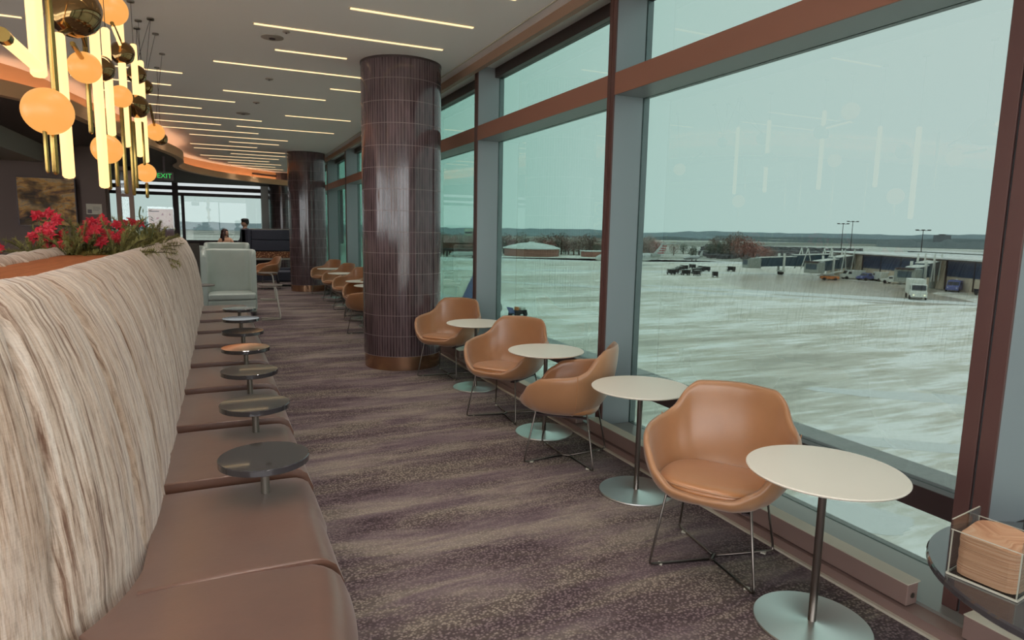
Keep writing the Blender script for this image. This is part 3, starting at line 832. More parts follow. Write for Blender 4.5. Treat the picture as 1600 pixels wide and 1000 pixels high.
finish(p, [(.0, 0, 3.19), (.11, .45, 0, .1, 3.03), (-.04, .85, 0, .1, 3.03)])
p = pendant(7.22, 'seventh hanging light cluster with a low amber globe on a brass tube')
tube_part(p, 0, 2.24, 3.19, .025); dish_part(p, .3, 3.0, .07); globe_part(p, -.1, 2.14, .088); tube_part(p, -.1, 1.9, 2.05, .015, brass, 0, 'brass_tube'); tube_part(p, -.2, 2.2, 2.6, .012, brass, 0, 'brass_tube')
finish(p, [(0, 0, 3.18), (.11, -.1, 0, .3, 3.06), (.11, .4, 0, .3, 3.06), (-.04, .28, 0, .3, 3.06)])
p = pendant(8.45, 'farthest hanging light cluster with one globe and a gold mirrored drum')
globe_part(p, .02, 2.69, .095); rod_part(p, (0, -.1, 2.75), (.0, -.5, 2.9), .013); dish_part(p, .75, 2.70, .075); rod_part(p, (0, .1, 2.69), (0, .7, 2.70), .01)
finish(p, [(.11, 0, 0, .02, 2.78), (0, .75, 2.76)])
# ------------------------------------------------------------------ grey wing chairs and C tables
def wing_chair(loc, rz, label):
    t = thing('wing_chair', label, 'armchair', loc, rz, 'high-backed grey-green wing chairs')
    # wrap-around back: plan path (opens to local -Y)
    path = smooth_path([(-.46, -.30), (-.47, 0), (-.46, .25), (-.36, .40), (-.15, .45), (.15, .45), (.36, .40), (.46, .25), (.47, 0), (.46, -.12)], 6)
    inn = offs(path, -.085)
    # rounded top corners
    mb = MB(); n = len(path); vs = []
    L = n-1
    for i, (a, b) in enumerate(zip(path, inn)):
        e = min(i, L-i)/L*9
        zt = 1.22-.10*max(0, 1-e)**2.2
        cx, cy = (a[0]+b[0])/2, (a[1]+b[1])/2
        ring = []
        for (q, z) in ((0, .10), (0, zt-.04), (.15, zt-.012), (.5, zt), (.85, zt-.012), (1, zt-.04), (1, .10)):
            ring.append((lerp(a[0], b[0], q), lerp(a[1], b[1], q), z))
        vs += ring
    mb.grid(vs, n, 7)
    mb.f.append(tuple(range(7))); mb.f.append(tuple((n-1)*7+i for i in range(7))[::-1]); mb.mi += [0, 0]
    obj('back_shell', mb, grey_leather, t, smooth=50)
    sp = [(-.37, -.33), (.44, -.33), (.44, .1), (.36, .3), (.15, .36), (-.15, .36), (-.33, .30), (-.37, .1)]
    obj('seat_cushion', MB().prism(sp, .30, .42), grey_leather, t, bevel=.03, smooth=50)
    obj('seat_base', MB().prism([(x*1.0, y*.98) for x, y in sp], .07, .295), grey_leather, t, bevel=.02)
    obj('plinth', MB().prism([(x*.85, y*.85) for x, y in sp], 0, .07), frame_d, t)
    return t
wc = wing_chair((.13, 13.05, 0), 0, 'grey-green high-backed wing chair at the end of the banquette, facing the camera')
dup(wc, (.13, 15.75, 0), 0, 'second grey-green wing chair showing only its top behind the first', scale=(1, 1, 1.05))
dup(wc, (-.75, 15.1, 0), 0, 'third grey-green wing chair showing beyond the end of the planter', scale=(1, 1, 1.0))
alu = mat('cast_pale_metal', rgb(165, 158, 146), .4, .4)
def c_table(loc, rz, label):
    t = thing('c_table', label, 'side table', loc, rz, 'pale C-shaped side tables by the wing chairs')
    obj('table_top', MB().lathe([(1e-4, .608), (.2, .608), (.205, .615), (.205, .622), (.2, .628), (1e-4, .628)], n=40), mat('c_table_top', rgb(112, 104, 98), .35), t, smooth=35)
    # swept blade leg
    pts = [(.02, 0, .60), (.08, 0, .58), (.105, 0, .50), (.125, 0, .3), (.15, 0, .12), (.155, 0, .03)]
    mb = MB(); pts = smooth_path(pts, 4)
    vs = []
    for i, q in enumerate(pts):
        w = .03+.045*(i/len(pts)); d = .012
        a = Vector(pts[max(i-1, 0)]); b = Vector(pts[min(i+1, len(pts)-1)]); tt = (b-a).normalized(); nn = Vector((-tt.z, 0, tt.x)); q = Vector(q)
        vs += [q+Vector((0, -w, 0))+nn*d, q+Vector((0, w, 0))+nn*d, q+Vector((0, w, 0))-nn*d, q+Vector((0, -w, 0))-nn*d]
    n = len(pts)
    mb.add(vs, [(i*4+j, i*4+(j+1) % 4, (i+1)*4+(j+1) % 4, (i+1)*4+j) for i in range(n-1) for j in range(4)]+[(3, 2, 1, 0), tuple((n-1)*4+j for j in range(4))])
    obj('leg', mb, alu, t, smooth=40)
    for s in (-1, 1): obj('foot', MB().beam((.155, s*.06, .012), (-.17, s*.13, .012), .05, .022), alu, t, bevel=.004)
    return t
c0 = c_table((.78, 12.15, 0), 0, 'C-shaped pale metal side table right of the grey wing chair')
dup(c0, (.95, 15.45, 0), 0, 'second C-shaped pale metal side table farther down the aisle')
dup(c0, (-.32, 12.35, 0), R(180), 'C-shaped side table left of the grey wing chair, half hidden by the banquette')

# navy booth
b = thing('booth', 'navy upholstered high booth behind the middle column', 'booth', (1.3, 20.7, 0))
obj('back_panel', MB().bb((-.72, 0, .92), (1.1, .14, 1.57)), navy, b, bevel=.02)
obj('upper_cushion', MB().bb((-.46, -.05, 1.26), (1.1, .02, 1.56)), navy, b, bevel=.02)
obj('lower_cushion', MB().bb((-.46, -.05, .93), (1.1, .02, 1.245)), navy, b, bevel=.02)
obj('wing_panel', MB().bb((-.72, 0, .05), (-.60, 1.2, 1.575)).bb((-.58, -.06, .9), (-.47, .1, 1.575)), navy, b, bevel=.02)
obj('top_rail', MB().bb((-.5, -.02, 1.57), (1.1, .14, 1.59)), alu, b)
pat = mat('orange_patterned_panel', rgb(190, 130, 80), .6); k = NT(pat)
vo = k.add('TexVoronoi'); vo.inputs['Scale'].default_value = 22; k.l(k.coords((1, 1, 1)), vo.inputs['Vector'])
k.l(k.ramp(vo.outputs['Distance'], [(.25, rgb(214, 158, 108)), (.45, rgb(120, 66, 40))]), k.p.inputs['Base Color'])
obj('patterned_panel', MB().bb((-.46, -.03, .72), (1.1, .02, .91)), pat, b)
obj('pale_ledge', MB().bb((-.46, -.08, .66), (1.1, .02, .71)), alu, b)
obj('seat_base', MB().bb((-.46, -.3, .05), (1.1, .14, .42)), navy, b, bevel=.02)
# dark ottoman below the booth
ot = thing('ottoman', 'low dark upholstered ottoman between tub chair and middle column', 'ottoman', (1.78, 19.2, 0))
obj('seat', MB().bb((-.4, -.35, .14), (.4, .35, .42)), navy, ot, bevel=.03)
for s in (-1, 1):
    for q in (-1, 1): obj('leg', MB().lathe([(.02, 0), (.02, .14)], (s*.33, q*.28, 0), 10), frame_d, ot)

# ------------------------------------------------------------------ people far down the lounge
skin_m = mat('skin', rgb(196, 150, 126), .5)
def skinned(name, verts, edges, rad, m, parent, sub=1):
    me = bpy.data.meshes.new(name); me.from_pydata([tuple(v) for v in verts], edges, []); me.materials.append(m)
    o = bpy.data.objects.new(name, me); COL.objects.link(o); o.parent = parent
    s = o.modifiers.new('skin', 'SKIN'); s.use_smooth_shade = True
    for i, v in enumerate(me.skin_vertices[0].data if me.skin_vertices else []): pass
    if not me.skin_vertices:
        bm = bmesh.new(); bm.from_mesh(me); bm.verts.layers.skin.verify(); bm.to_mesh(me); bm.free()
    for i, v in enumerate(me.skin_vertices[0].data): v.radius = rad[i] if isinstance(rad[i], tuple) else (rad[i], rad[i]); v.use_root = (i == 0)
    ss = o.modifiers.new('subdivision', 'SUBSURF'); ss.levels = sub; ss.render_levels = sub
    return o
def person(loc, rz, label, h, cloth, trousers, hair_m, female, turn=0):
    t = thing('person', label, 'person', loc, rz)
    k_ = h/1.75
    V = [(0, 0, .95), (0, 0, 1.12), (0, .01, 1.33), (0, .01, 1.45), (0, 0, 1.52),              # pelvis, waist, chest, neck base, neck
         (.17, 0, 1.42), (.25, 0, 1.18), (.22, -.17, 1.02), (.19, -.25, .98),                   # right arm
         (-.17, 0, 1.42), (-.25, 0, 1.18), (-.22, -.17, 1.02), (-.19, -.25, .98),
         (.09, 0, .9), (.10, -.02, .5), (.10, 0, .10), (.10, -.14, .05), (-.09, 0, .9), (-.10, -.02, .5), (-.10, 0, .10), (-.10, -.14, .05), (0, 0, 1.60)]
    V = [tuple(c*k_ for c in v) for v in V]
    E = [(0, 1), (1, 2), (2, 3), (3, 4), (3, 5), (5, 6), (6, 7), (7, 8), (3, 9), (9, 10), (10, 11), (11, 12), (0, 13), (13, 14), (14, 15), (15, 16), (0, 17), (17, 18), (18, 19), (19, 20), (4, 21)]
    Rr = [(.13, .11), (.12, .10), (.155, .11), (.07, .07), .052, .065, .046, .036, .03, .065, .046, .036, .03, .085, .06, .045, .035, .085, .06, .045, .035, .05]
    Rr = [tuple(c*k_ for c in r) if isinstance(r, tuple) else r*k_ for r in Rr]
    body = skinned('body', V, E, Rr, skin_m, t)
    # head
    H = 1.64*k_
    q = Matrix.Rotation(turn, 3, 'Z')
    hd = MB().sphere((0, 0, 0), .1*k_, 20, 14, (.82, .95, 1.18))
    for i, v in enumerate(hd.v):
        x, y, z = v
        if y < 0 and z < 0: x *= 1+z*1.6; y *= 1-.0
        hd.v[i] = (x, y, z)
    hd.add([(0, -.105*k_, .012*k_), (-.013*k_, -.088*k_, -.022*k_), (.013*k_, -.088*k_, -.022*k_), (0, -.116*k_, -.018*k_)], [(0, 1, 3), (0, 3, 2), (1, 2, 3)])
    hd.sphere((.078*k_, 0, -.01), .02*k_, 8, 6, (.5, 1, 1.4)).sphere((-.078*k_, 0, -.01), .02*k_, 8, 6, (.5, 1, 1.4))
    hd.v = [tuple(q @ Vector(v)+Vector((0, 0, H))) for v in hd.v]
    ho = obj('head', hd, skin_m, t, smooth=True)
    ey = MB().sphere((.03*k_, -.088*k_, .012*k_), .009*k_, 8, 6).sphere((-.03*k_, -.088*k_, .012*k_), .009*k_, 8, 6); ey.v = [tuple(q @ Vector(v)+Vector((0, 0, H))) for v in ey.v]
    obj('eyes', ey, frame_d, ho)
    mo = MB().box((0, -.086*k_, -.05*k_), (.04*k_, .012*k_, .01*k_)); mo.v = [tuple(q @ Vector(v)+Vector((0, 0, H))) for v in mo.v]
    obj('mouth', mo, mat('lips', rgb(160, 80, 76), .5), ho)
    # hair
    hr = MB()
    if female:
        hr.sphere((0, .025*k_, .03*k_), .118*k_, 20, 12, (.98, 1, 1.08))
        rn = random.Random(3)
        for i in range(26):
            a = R(-20+220*i/25); rx = .088*k_
            x0_, y0_ = rx*math.cos(a), .02*k_+rx*math.sin(a)
            hr.tube([(x0_*.9, y0_*.9, .06*k_), (x0_*1.25, y0_*1.2, -.06*k_), (x0_*1.5+rn.uniform(-.01, .01), y0_*1.3, -.16*k_), (x0_*1.6+rn.uniform(-.02, .02), y0_*1.4, -.27*k_)], [.03*k_, .028*k_, .026*k_, .008], 6)
        hr.v = [tuple(q @ Vector((x, max(y, -.055*k_) if z > -.09*k_ and abs(x) < .07*k_ and z < .07*k_ else y, z))+Vector((0, 0, H))) for x, y, z in hr.v]
    else:
        hr.sphere((0, .015*k_, .035*k_), .108*k_, 20, 12, (.9, 1, .98))
        hr.lathe([(.1*k_, .07*k_), (.106*k_, .075*k_), (.1*k_, .12*k_), (.06*k_, .14*k_), (1e-4, .142*k_)], (0, .01, 0), 20)
        hr.v = [tuple(q @ Vector((x, y if (z > .03*k_) else max(y, .0), z))+Vector((0, 0, H))) for x, y, z in hr.v]
    obj('hair' if female else 'hair_and_cap', hr, hair_m, t, smooth=True)
    # clothes: slightly larger skins of the torso and limbs
    if not female: idx = [0, 1, 2, 3, 5, 6, 7, 9, 10, 11]
    else: idx = [0, 1, 2, 3, 5, 6, 9, 10]
    mp = {a: i for i, a in enumerate(idx)}
    E2 = [(mp[a], mp[b]) for a, b in E if a in mp and b in mp]
    R2 = [tuple(c*1.13+.004 for c in Rr[i]) if isinstance(Rr[i], tuple) else Rr[i]*1.22+.004 for i in idx]
    VV = [V[i] for i in idx]
    skinned('jacket' if not female else 'cardigan', VV, E2, R2, cloth, t)
    idx = [0, 13, 14, 15, 17, 18, 19]; mp = {a: i for i, a in enumerate(idx)}
    E2 = [(mp[a], mp[b]) for a, b in E if a in mp and b in mp]
    skinned('trousers', [V[i] for i in idx], E2, [tuple(c*1.1 for c in Rr[i]) if isinstance(Rr[i], tuple) else Rr[i]*1.2 for i in idx], trousers, t)
    for s in (1, -1): obj('shoe', MB().sphere((s*.10*k_, -.06*k_, .045), .05, 14, 10, (1, 2.5, .9)), frame_d, t, smooth=True)
    for s in (1, -1):
        hb = MB()
        base = Vector((s*.19*k_, -.27*k_, .975*k_))
        hb.sphere(base, .04*k_, 12, 8, (.9, 1.1, .5))
        for fi in range(4): hb.tube([base+Vector(((fi-1.5)*.018, -.03, 0)), base+Vector(((fi-1.5)*.02, -.07, -.006)), base+Vector(((fi-1.5)*.02, -.10+.006*abs(fi-1.5), -.02))], [.009, .008, .006], 6)
        hb.tube([base+Vector((-s*.03, 0, 0)), base+Vector((-s*.055, -.03, -.005)), base+Vector((-s*.06, -.055, -.01))], [.011, .009, .007], 6)
        obj('hand', hb, skin_m, body, smooth=True)
    return t
dj = mat('dark_jacket', rgb(44, 42, 50), .7); pk = mat('peach_knit', rgb(222, 170, 140), .8)
person((.14, 20.3, 0), R(20), 'woman with long wavy dark hair in a peach knit top', 1.54, pk, navy, mat('dark_brown_hair', rgb(62, 34, 30), .6), True, R(35))
person((.70, 21.35, 0), R(-70), 'man in a dark jacket and cap standing behind the navy booth, in profile', 1.86, dj, dj, mat('dark_cap', rgb(44, 38, 38), .6), False, 0)

# ------------------------------------------------------------------ flowers and greens in the planter
needle = mat('evergreen_needles', rgb(146, 140, 80), .7, var=.35, vs_=9)
leaf_m = mat('dark_green_leaf', rgb(92, 102, 62), .55, var=.25, vs_=12)
red_m = mat('red_poinsettia_bract', rgb(200, 30, 52), .5, var=.25, vs_=25)
bark = mat('twig', rgb(80, 60, 46), .8)
rn = random.Random(11)
def sprig_mesh(seed, L=.40):
    r_ = random.Random(seed); mb = MB(); tw = MB()
    for bI in range(16):
        a = r_.uniform(0, 2*PI); el = R(r_.uniform(15, 85)); ln = L*r_.uniform(.6, 1.1)
        p = Vector((0, 0, 0)); d = Vector((math.cos(a)*math.cos(el), math.sin(a)*math.cos(el)*1.6, math.sin(el))).normalized()
        n = 24; pts = [p]
        for i in range(n):
            d = (d+Vector((r_.uniform(-.05, .05), r_.uniform(-.05, .05), -.035))).normalized(); p = p+d*ln/n; pts.append(p)
            for q in range(12):
                nd = (Vector((r_.gauss(0, 1), r_.gauss(0, 1), r_.gauss(0, 1))).normalized()*.9+d*.9).normalized(); sl = r_.uniform(.035, .065)
                w = nd.cross(Vector((0, 0, 1))).normalized()*.0035; e = p+nd*sl
                mb.add([p-w, p+w, e], [(0, 1, 2)])
        tw.tube(pts[::4], .003, 5)
    return mb, tw
sp0 = None
spr = []
for s in range(3):
    t = thing('evergreen_sprig', '', 'plant', (0, 0, 0), 0, 'evergreen sprigs filling the planter trough')
    a, b_ = sprig_mesh(s); obj('needles', a, needle, t); obj('twig', b_, bark, t); spr.append(t)
sy = [5.55, 5.8, 6.1, 6.5, 6.9, 7.3, 7.8, 8.3, 8.8, 9.3, 9.8, 10.4]
cnt = 0
for i, y in enumerate(sy):
    for x in (-.98, -.70):
        o = spr[cnt] if cnt < 3 else dup(spr[cnt % 3])
        o.location = (x+rn.uniform(-.03, .03)-(.02 if i > 6 else 0), y+rn.uniform(-.08, .08), 1.34); o.rotation_euler = (0, 0, rn.uniform(0, 6.28))
        s = rn.uniform(.85, 1.05)*(1.0 if i < 7 else .85); o.scale = (s*.9, s, s)
        o['label'] = 'feathery evergreen sprig in the planter, %s clump from the near end, %s side' % (ords[i], 'bar' if x < -.8 else 'aisle')
        cnt += 1
# low greens at the far left, on the other side
for i, (x, y) in enumerate(((-1.22, 5.6), (-1.26, 6.1), (-1.2, 6.7))):
    o = dup(spr[i]); o.location = (x, y, 1.36); o.scale = (.8, .8, .7)
    o['label'] = 'low trailing evergreen sprig at the left rim of the planter, %s from the camera' % ords[i]
def bract(mb, c, R_, n, up, seed):
    r_ = random.Random(seed)
    for i in range(n):
        a = 2*PI*i/n+r_.uniform(-.2, .2); L = R_*r_.uniform(.8, 1.15); w = L*.32
        t = Vector((math.cos(a), math.sin(a), 0)); s = Vector((-math.sin(a), math.cos(a), 0)); h = r_.uniform(-.1, .45)
        q = [c+t*L*.08, c+t*L*.5+s*w+Vector((0, 0, L*h*.6)), c+t*L+Vector((0, 0, L*h*.5-.01)), c+t*L*.5-s*w+Vector((0, 0, L*h*.6)), c+t*L*.5+Vector((0, 0, L*h*.6-.008))]
        M = up
        q = [c+(M @ (v-c)) for v in q]
        mb.add(q, [(0, 1, 4), (1, 2, 4), (2, 3, 4), (3, 0, 4)])
def poinsettia(loc, label, heads, seed):
    t = thing('poinsettia', label, 'plant', loc, 0, None)
    r_ = random.Random(seed)
    st = MB(); lf = MB()
    for (x, y, z, rr) in heads:
        p = Vector((x, y, z)); st.tube([(0, 0, -.1), (x*.5, y*.5, z*.4), p], .004, 5)
        up = Matrix.Rotation(R(r_.uniform(30, 75)), 3, 'X') @ Matrix.Rotation(r_.uniform(-.6, .6), 3, 'Y')
        fb = MB(); bract(fb, p, rr, 9, up, r_.random()); bract(fb, p+Vector((0, -.008, .01)), rr*.6, 7, up, r_.random())
        obj('flower_head', fb, red_m, t)
        bract(lf, p-Vector((0, -.01, .04)), rr*1.25, 6, Matrix.Identity(3), r_.random())
    obj('stem', st, leaf_m, t); obj('leaves', lf, leaf_m, t)
    return t
poinsettia((-1.14, 5.75, 1.34), 'tall red poinsettia on the left of the planter', [(-.10, .1, .36, .055), (-.03, .1, .375, .055), (.03, .05, .33, .06), (-.07, -.02, .24, .065), (.0, -.05, .26, .07), (.07, -.02, .22, .065), (-.03, -.08, .17, .06), (.05, -.1, .14, .06), (-.11, -.02, .2, .055), (.10, 0, .15, .05), (.0, -.1, .21, .06)], 5)
poinsettia((-.86, 5.85, 1.34), 'broad red poinsettia in the middle of the planter', [(-.05, .1, .31, .06), (.02, .1, .335, .06), (-.09, -.02, .25, .065), (-.01, -.04, .26, .07), (.07, -.02, .23, .06), (.13, -.02, .2, .06), (.03, -.1, .17, .06), (-.07, -.08, .2, .055), (.16, .05, .24, .05), (.12, .08, .31, .05)], 6)
poinsettia((-.74, 6.9, 1.36), 'small red poinsettia farther back, right of the others', [(0, 0, .31, .06), (.06, 0, .30, .055), (-.07, 0, .3, .05)], 8)
poinsettia((-1.42, 5.35, 1.30), 'red poinsettia cut by the left frame edge', [(.0, 0, .12, .065), (.04, 0, .18, .06), (.0, -.05, .06, .06), (-.08, 0, .15, .07), (-.06, -.1, .2, .07), (.06, -.02, .1, .05)], 9)
# curly branch
cb = MB(); pts = [(-.67+.02*math.sin(i*.9), 7.2-.03*i, 1.5+.045*i) for i in range(8)]
cb.tube(smooth_path(pts, 3), .007, 6); cb.tube(smooth_path([(-.66, 7.1, 1.62), (-.60, 7.05, 1.66), (-.58, 7.0, 1.60), (-.60, 7, 1.52)], 4), .005, 6)
for i in range(30):
    c_ = Vector((-.66+rn.uniform(-.06, .09), 7.05+rn.uniform(-.1, .1), 1.5+rn.uniform(0, .3))); d_ = Vector((rn.gauss(0, 1), rn.gauss(0, 1), rn.gauss(0, 1))).normalized()*.03
    w_ = d_.cross(Vector((0, 0, 1)))*.4; cb.add([c_, c_+d_+w_, c_+d_*2, c_+d_-w_], [(0, 1, 2, 3)])
tag(obj('leafy_branch', cb, leaf_m), 'dark curly leafy branch standing up from the planter greens', 'branch')

# framed sign standing on the far end of the planter
sg = thing('table_sign', 'acrylic sign with pink and plum sheet at the far end of the planter', 'sign', (-.75, 10.35, 1.40), R(-4))
obj('holder', MB().bb((-.165, -.012, 0), (.165, -.008, .5)).bb((-.165, .004, 0), (.165, .008, .5)).bb((-.165, -.05, 0), (.165, .05, .01)), clear, sg)
pinkm = mat('pink_print', rgb(214, 178, 168), .6); k = NT(pinkm)
k.l(k.ramp(k.noise(k.coords((22, 22, 22)), 1, 2), [(.58, rgb(216, 186, 176)), (.64, rgb(170, 70, 80)), (.72, rgb(120, 60, 70))], 'CONSTANT'), k.p.inputs['Base Color'])
sh_ = obj('printed_sheet', MB().bb((-.155, -.007, .2), (.155, .003, .47)), pinkm, sg)
obj('plum_band', MB().bb((-.155, -.007, .02), (.155, .003, .195)), mat('plum', rgb(96, 66, 78), .6), sh_)
obj('heading_line', MB().bb((-.14, -.009, .43), (-.02, -.007, .442)).bb((-.03, -.009, .11), (.03, -.007, .13)), frame_d, sh_)
# abstract painting on the taupe wall
pt = thing('painting', 'abstract painting in ochre, grey and black on the taupe wall', 'painting', (-2.965, 14.88, 2.04))
pm = mat('painting_canvas', rgb(130, 100, 70), .6); k = NT(pm)
a = k.noise(k.coords((1.6, 1, 4.2), (0, .2, 0)), 1.6, 7, .68, 1.2); g_ = k.noise(k.coords((1, 1, 1), loc=(5, 0, 2)), 2.2, 3)
c1 = k.ramp(a, [(.32, rgb(70, 52, 50)), (.42, rgb(150, 104, 66)), (.5, rgb(216, 156, 74)), (.56, rgb(190, 160, 120)), (.66, rgb(150, 104, 66))])
c2 = k.ramp(g_, [(.40, rgb(40, 32, 36)), (.52, (1, 1, 1, 1))])
k.l(k.mix(.85, c1, c2, 'MULTIPLY'), k.p.inputs['Base Color'])
obj('canvas', MB().bb((-.45, -.03, -.44), (.45, .1, .44)), pm, pt)
obj('frame', MB().bb((-.465, -.04, -.455), (-.45, .1, .455)).bb((.45, -.04, -.455), (.465, .1, .455)).bb((-.45, -.04, .44), (.45, .1, .455)).bb((-.45, -.04, -.455), (.45, .1, -.44)), frame_d, pt)
wp = thing('wall_placard', 'small white placard with a dark picture right of the painting', 'sign', (-2.22, 14.88, 1.93))
obj('card', MB().bb((-.13, 0, -.10), (.13, .02, .10)), mat('white_card', rgb(200, 188, 170), .6), wp)
obj('picture', MB().bb((-.11, -.004, -.08), (-.04, 0, -.01)), frame_d, wp); obj('text_lines', MB().bb((-.02, -.003, .03), (.10, 0, .04)).bb((-.02, -.003, .0), (.11, 0, .01)).bb((-.02, -.003, -.03), (.08, 0, -.02)), mat('grey_print', rgb(140, 130, 120), .6), wp)
# exit sign
ex = thing('exit_sign', 'green lit EXIT sign hanging under the dark ceiling', 'exit sign', (-1.05, 16.0, 2.70))
obj('housing', MB().bb((-.17, 0, -.09), (.17, .05, .09)), frame_d, ex); obj('mount', MB().bb((-.02, .01, .09), (.02, .04, LZ-2.70)), frame_d, ex)
cu = bpy.data.curves.new('lettering', 'FONT'); cu.body = 'EXIT'; cu.size = .14; cu.extrude = .002; cu.align_x = 'CENTER'; cu.align_y = 'CENTER'
to = bpy.data.objects.new('lettering_source', cu); COL.objects.link(to); bpy.context.view_layer.update()
me = bpy.data.meshes.new_from_object(to.evaluated_get(bpy.context.evaluated_depsgraph_get())); bpy.data.objects.remove(to)
ge = mat('green_sign_light', rgb(40, 160, 60), .5, emit=(.05, .6, .12, 1), es=.9); me.materials.clear(); me.materials.append(ge)
lo_ = bpy.data.objects.new('lettering', me); COL.objects.link(lo_); lo_.parent = ex; lo_.location = (0, -.004, 0); lo_.rotation_euler = (R(90), 0, 0)
# ------------------------------------------------------------------ outdoors
GZ = -8.35
ap = mat('wet_snowy_apron', rgb(120, 118, 108), .4); k = NT(ap)
ang = R(-24)
st1 = k.noise(k.coords((.045, .22, 1), (0, 0, ang)), 1.0, 8, .66, .5)
st2 = k.noise(k.coords((.25, 1.5, 1), (0, 0, R(-30))), 1.0, 6, .6, .3)
pat_ = k.noise(k.coords((.02, .035, 1), (0, 0, ang), loc=(12, 4, 0)), 1.0, 4, .55)
ad = k.add('Math', operation='MULTIPLY_ADD'); ad.inputs[1].default_value = .55; k.l(st2, ad.inputs[0])
m1 = k.add('Math', operation='MULTIPLY'); m1.inputs[1].default_value = .75; k.l(st1, m1.inputs[0]); k.l(m1.outputs[0], ad.inputs[2])
ad2 = k.add('Math', operation='MULTIPLY_ADD'); ad2.inputs[1].default_value = .5; k.l(pat_, ad2.inputs[0]); k.l(ad.outputs[0], ad2.inputs[2])
colr = k.ramp(ad2.outputs[0], [(.74, rgb(176, 171, 156)), (.83, rgb(204, 199, 184)), (.91, rgb(220, 217, 205)), (.99, rgb(248, 248, 244))])
k.l(colr, k.p.inputs['Base Color'])
wet = k.ramp(pat_, [(.40, (.42, .42, .42, 1)), (.6, (.75, .75, .75, 1))]); k.l(wet, k.p.inputs['Roughness'])
g = MB(); g.add([(XG+.4, -60, GZ), (230, -60, GZ), (150, 262, GZ), (-300, 262, GZ), (-300, 40, GZ)], [(0, 1, 2, 3, 4)])
struct('ground', g, ap, label='wet concrete apron streaked with snow')
wetm = mat('dark_wet_concrete', rgb(176, 164, 148), .28, var=.18, vs_=.06)
fld = mat('snowy_fields', rgb(190, 190, 180), .9); k = NT(fld)
a = k.noise(k.coords((.0016, .006, 1), (0, 0, R(-32))), 1, 8, .65, .3)
k.l(k.ramp(a, [(.40, rgb(92, 104, 100)), (.48, rgb(136, 138, 126)), (.54, rgb(196, 198, 190)), (.70, rgb(214, 216, 210))]), k.p.inputs['Base Color'])
struct('ground_fields', MB().add([(-9000, -2000, GZ-.4), (12000, -2000, GZ-.4), (12000, 12000, GZ-.4), (-9000, 12000, GZ-.4)], [(0, 1, 2, 3)]), fld, label='snow dusted fields beyond the airfield').name = 'ground.001'
snow = mat('fresh_snow', rgb(226, 228, 226), .8)
def patch(cx, cy, a_, b_, rot, seed, z=.02):
    r_ = random.Random(seed); n = 40; pts = []
    for i in range(n):
        t = 2*PI*i/n; q = 1+.18*mnoise.noise(Vector((math.cos(t)*1.7, math.sin(t)*1.7, seed)))+.05*r_.uniform(-1, 1)
        x, y = a_*q*math.cos(t), b_*q*math.sin(t); pts.append((cx+x*math.cos(rot)-y*math.sin(rot), cy+x*math.sin(rot)+y*math.cos(rot)))
    return MB().prism(pts, GZ-.05, GZ+z)
for i, (cx, cy, a_, b_, rot) in enumerate([(19.6, 15.2, 3.2, 1.4, R(-30)), (30, 19.5, 5, .8, R(-38)), (20, 9.7, 2.5, 1.2, R(-35)), (42, 24, 9, 1.2, R(-38))]):
    tag(obj('snow_patch', patch(cx, cy, a_, b_, rot, i), snow), ['white snow patch below the nearest window pane', 'long white snow patch at the right of the apron', 'white snow patch under the sill by the napkins', 'long thin snow streak running out to the right'][i], 'snow', None, 'stuff')
for i, (cx, cy, a_, b_, rot) in enumerate([(95, 78, 34, 3.4, R(128)), (70, 95, 40, 2.2, R(132)), (90, 145, 60, 4, R(160)), (75, 215, 110, 14, R(168)), (150, 195, 60, 12, R(150))]):
    tag(obj('snow_band', patch(cx, cy, a_, b_, rot, 20+i), snow), ['broad snow band this side of the jet bridges', 'narrow snow band crossing the middle of the apron', 'snow band before the parked carts', 'wide snow strip in front of the round roofed building', 'wide snow strip beyond the parked jet'][i], 'snow', None, 'stuff')
tag(obj('wet_concrete', patch(112, 92, 34, 19, R(62), 33, .005), wetm), 'dark wet concrete in front of the concourse', 'wet ground', None, 'stuff')
# far ridges; distance haze put into the blue-grey ridge colour
ridge = mat('hazy_wooded_ridge', rgb(128, 146, 152), .95); ridge2 = mat('dark_treeline', rgb(104, 116, 118), .95)
def ridge_mesh(r0, a0, a1, h, seed, w=120, z0=GZ, n=160):
    mb = MB(); vs = []
    for i in range(n+1):
        a = lerp(a0, a1, i/n); hh = h*(.55+.5*mnoise.noise(Vector((i*.09, seed, 0)))+.14*mnoise.noise(Vector((i*.7, seed, 3)))); hh = max(hh, 1)
        for rr_, z in ((r0, z0), (r0+w*.25, z0+hh*.85), (r0+w*.5, z0+hh), (r0+w, z0)): vs.append((rr_*math.sin(a), rr_*math.cos(a), z))
    return mb.grid(vs, n+1, 4)
struct('hill_1', ridge_mesh(3600, R(-40), R(75), 52, 1, 500), ridge, label='low wooded ridge on the horizon, haze painted into its blue-grey', smooth=True)
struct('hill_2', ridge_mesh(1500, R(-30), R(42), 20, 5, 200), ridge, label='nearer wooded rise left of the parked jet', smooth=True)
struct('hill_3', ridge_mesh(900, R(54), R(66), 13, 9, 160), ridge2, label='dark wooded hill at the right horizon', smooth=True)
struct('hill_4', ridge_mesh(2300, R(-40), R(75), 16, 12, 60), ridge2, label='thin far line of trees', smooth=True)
struct('hill_5', ridge_mesh(1250, R(28), R(70), 8, 14, 30), ridge2, label='thin hedge line across the fields', smooth=True)

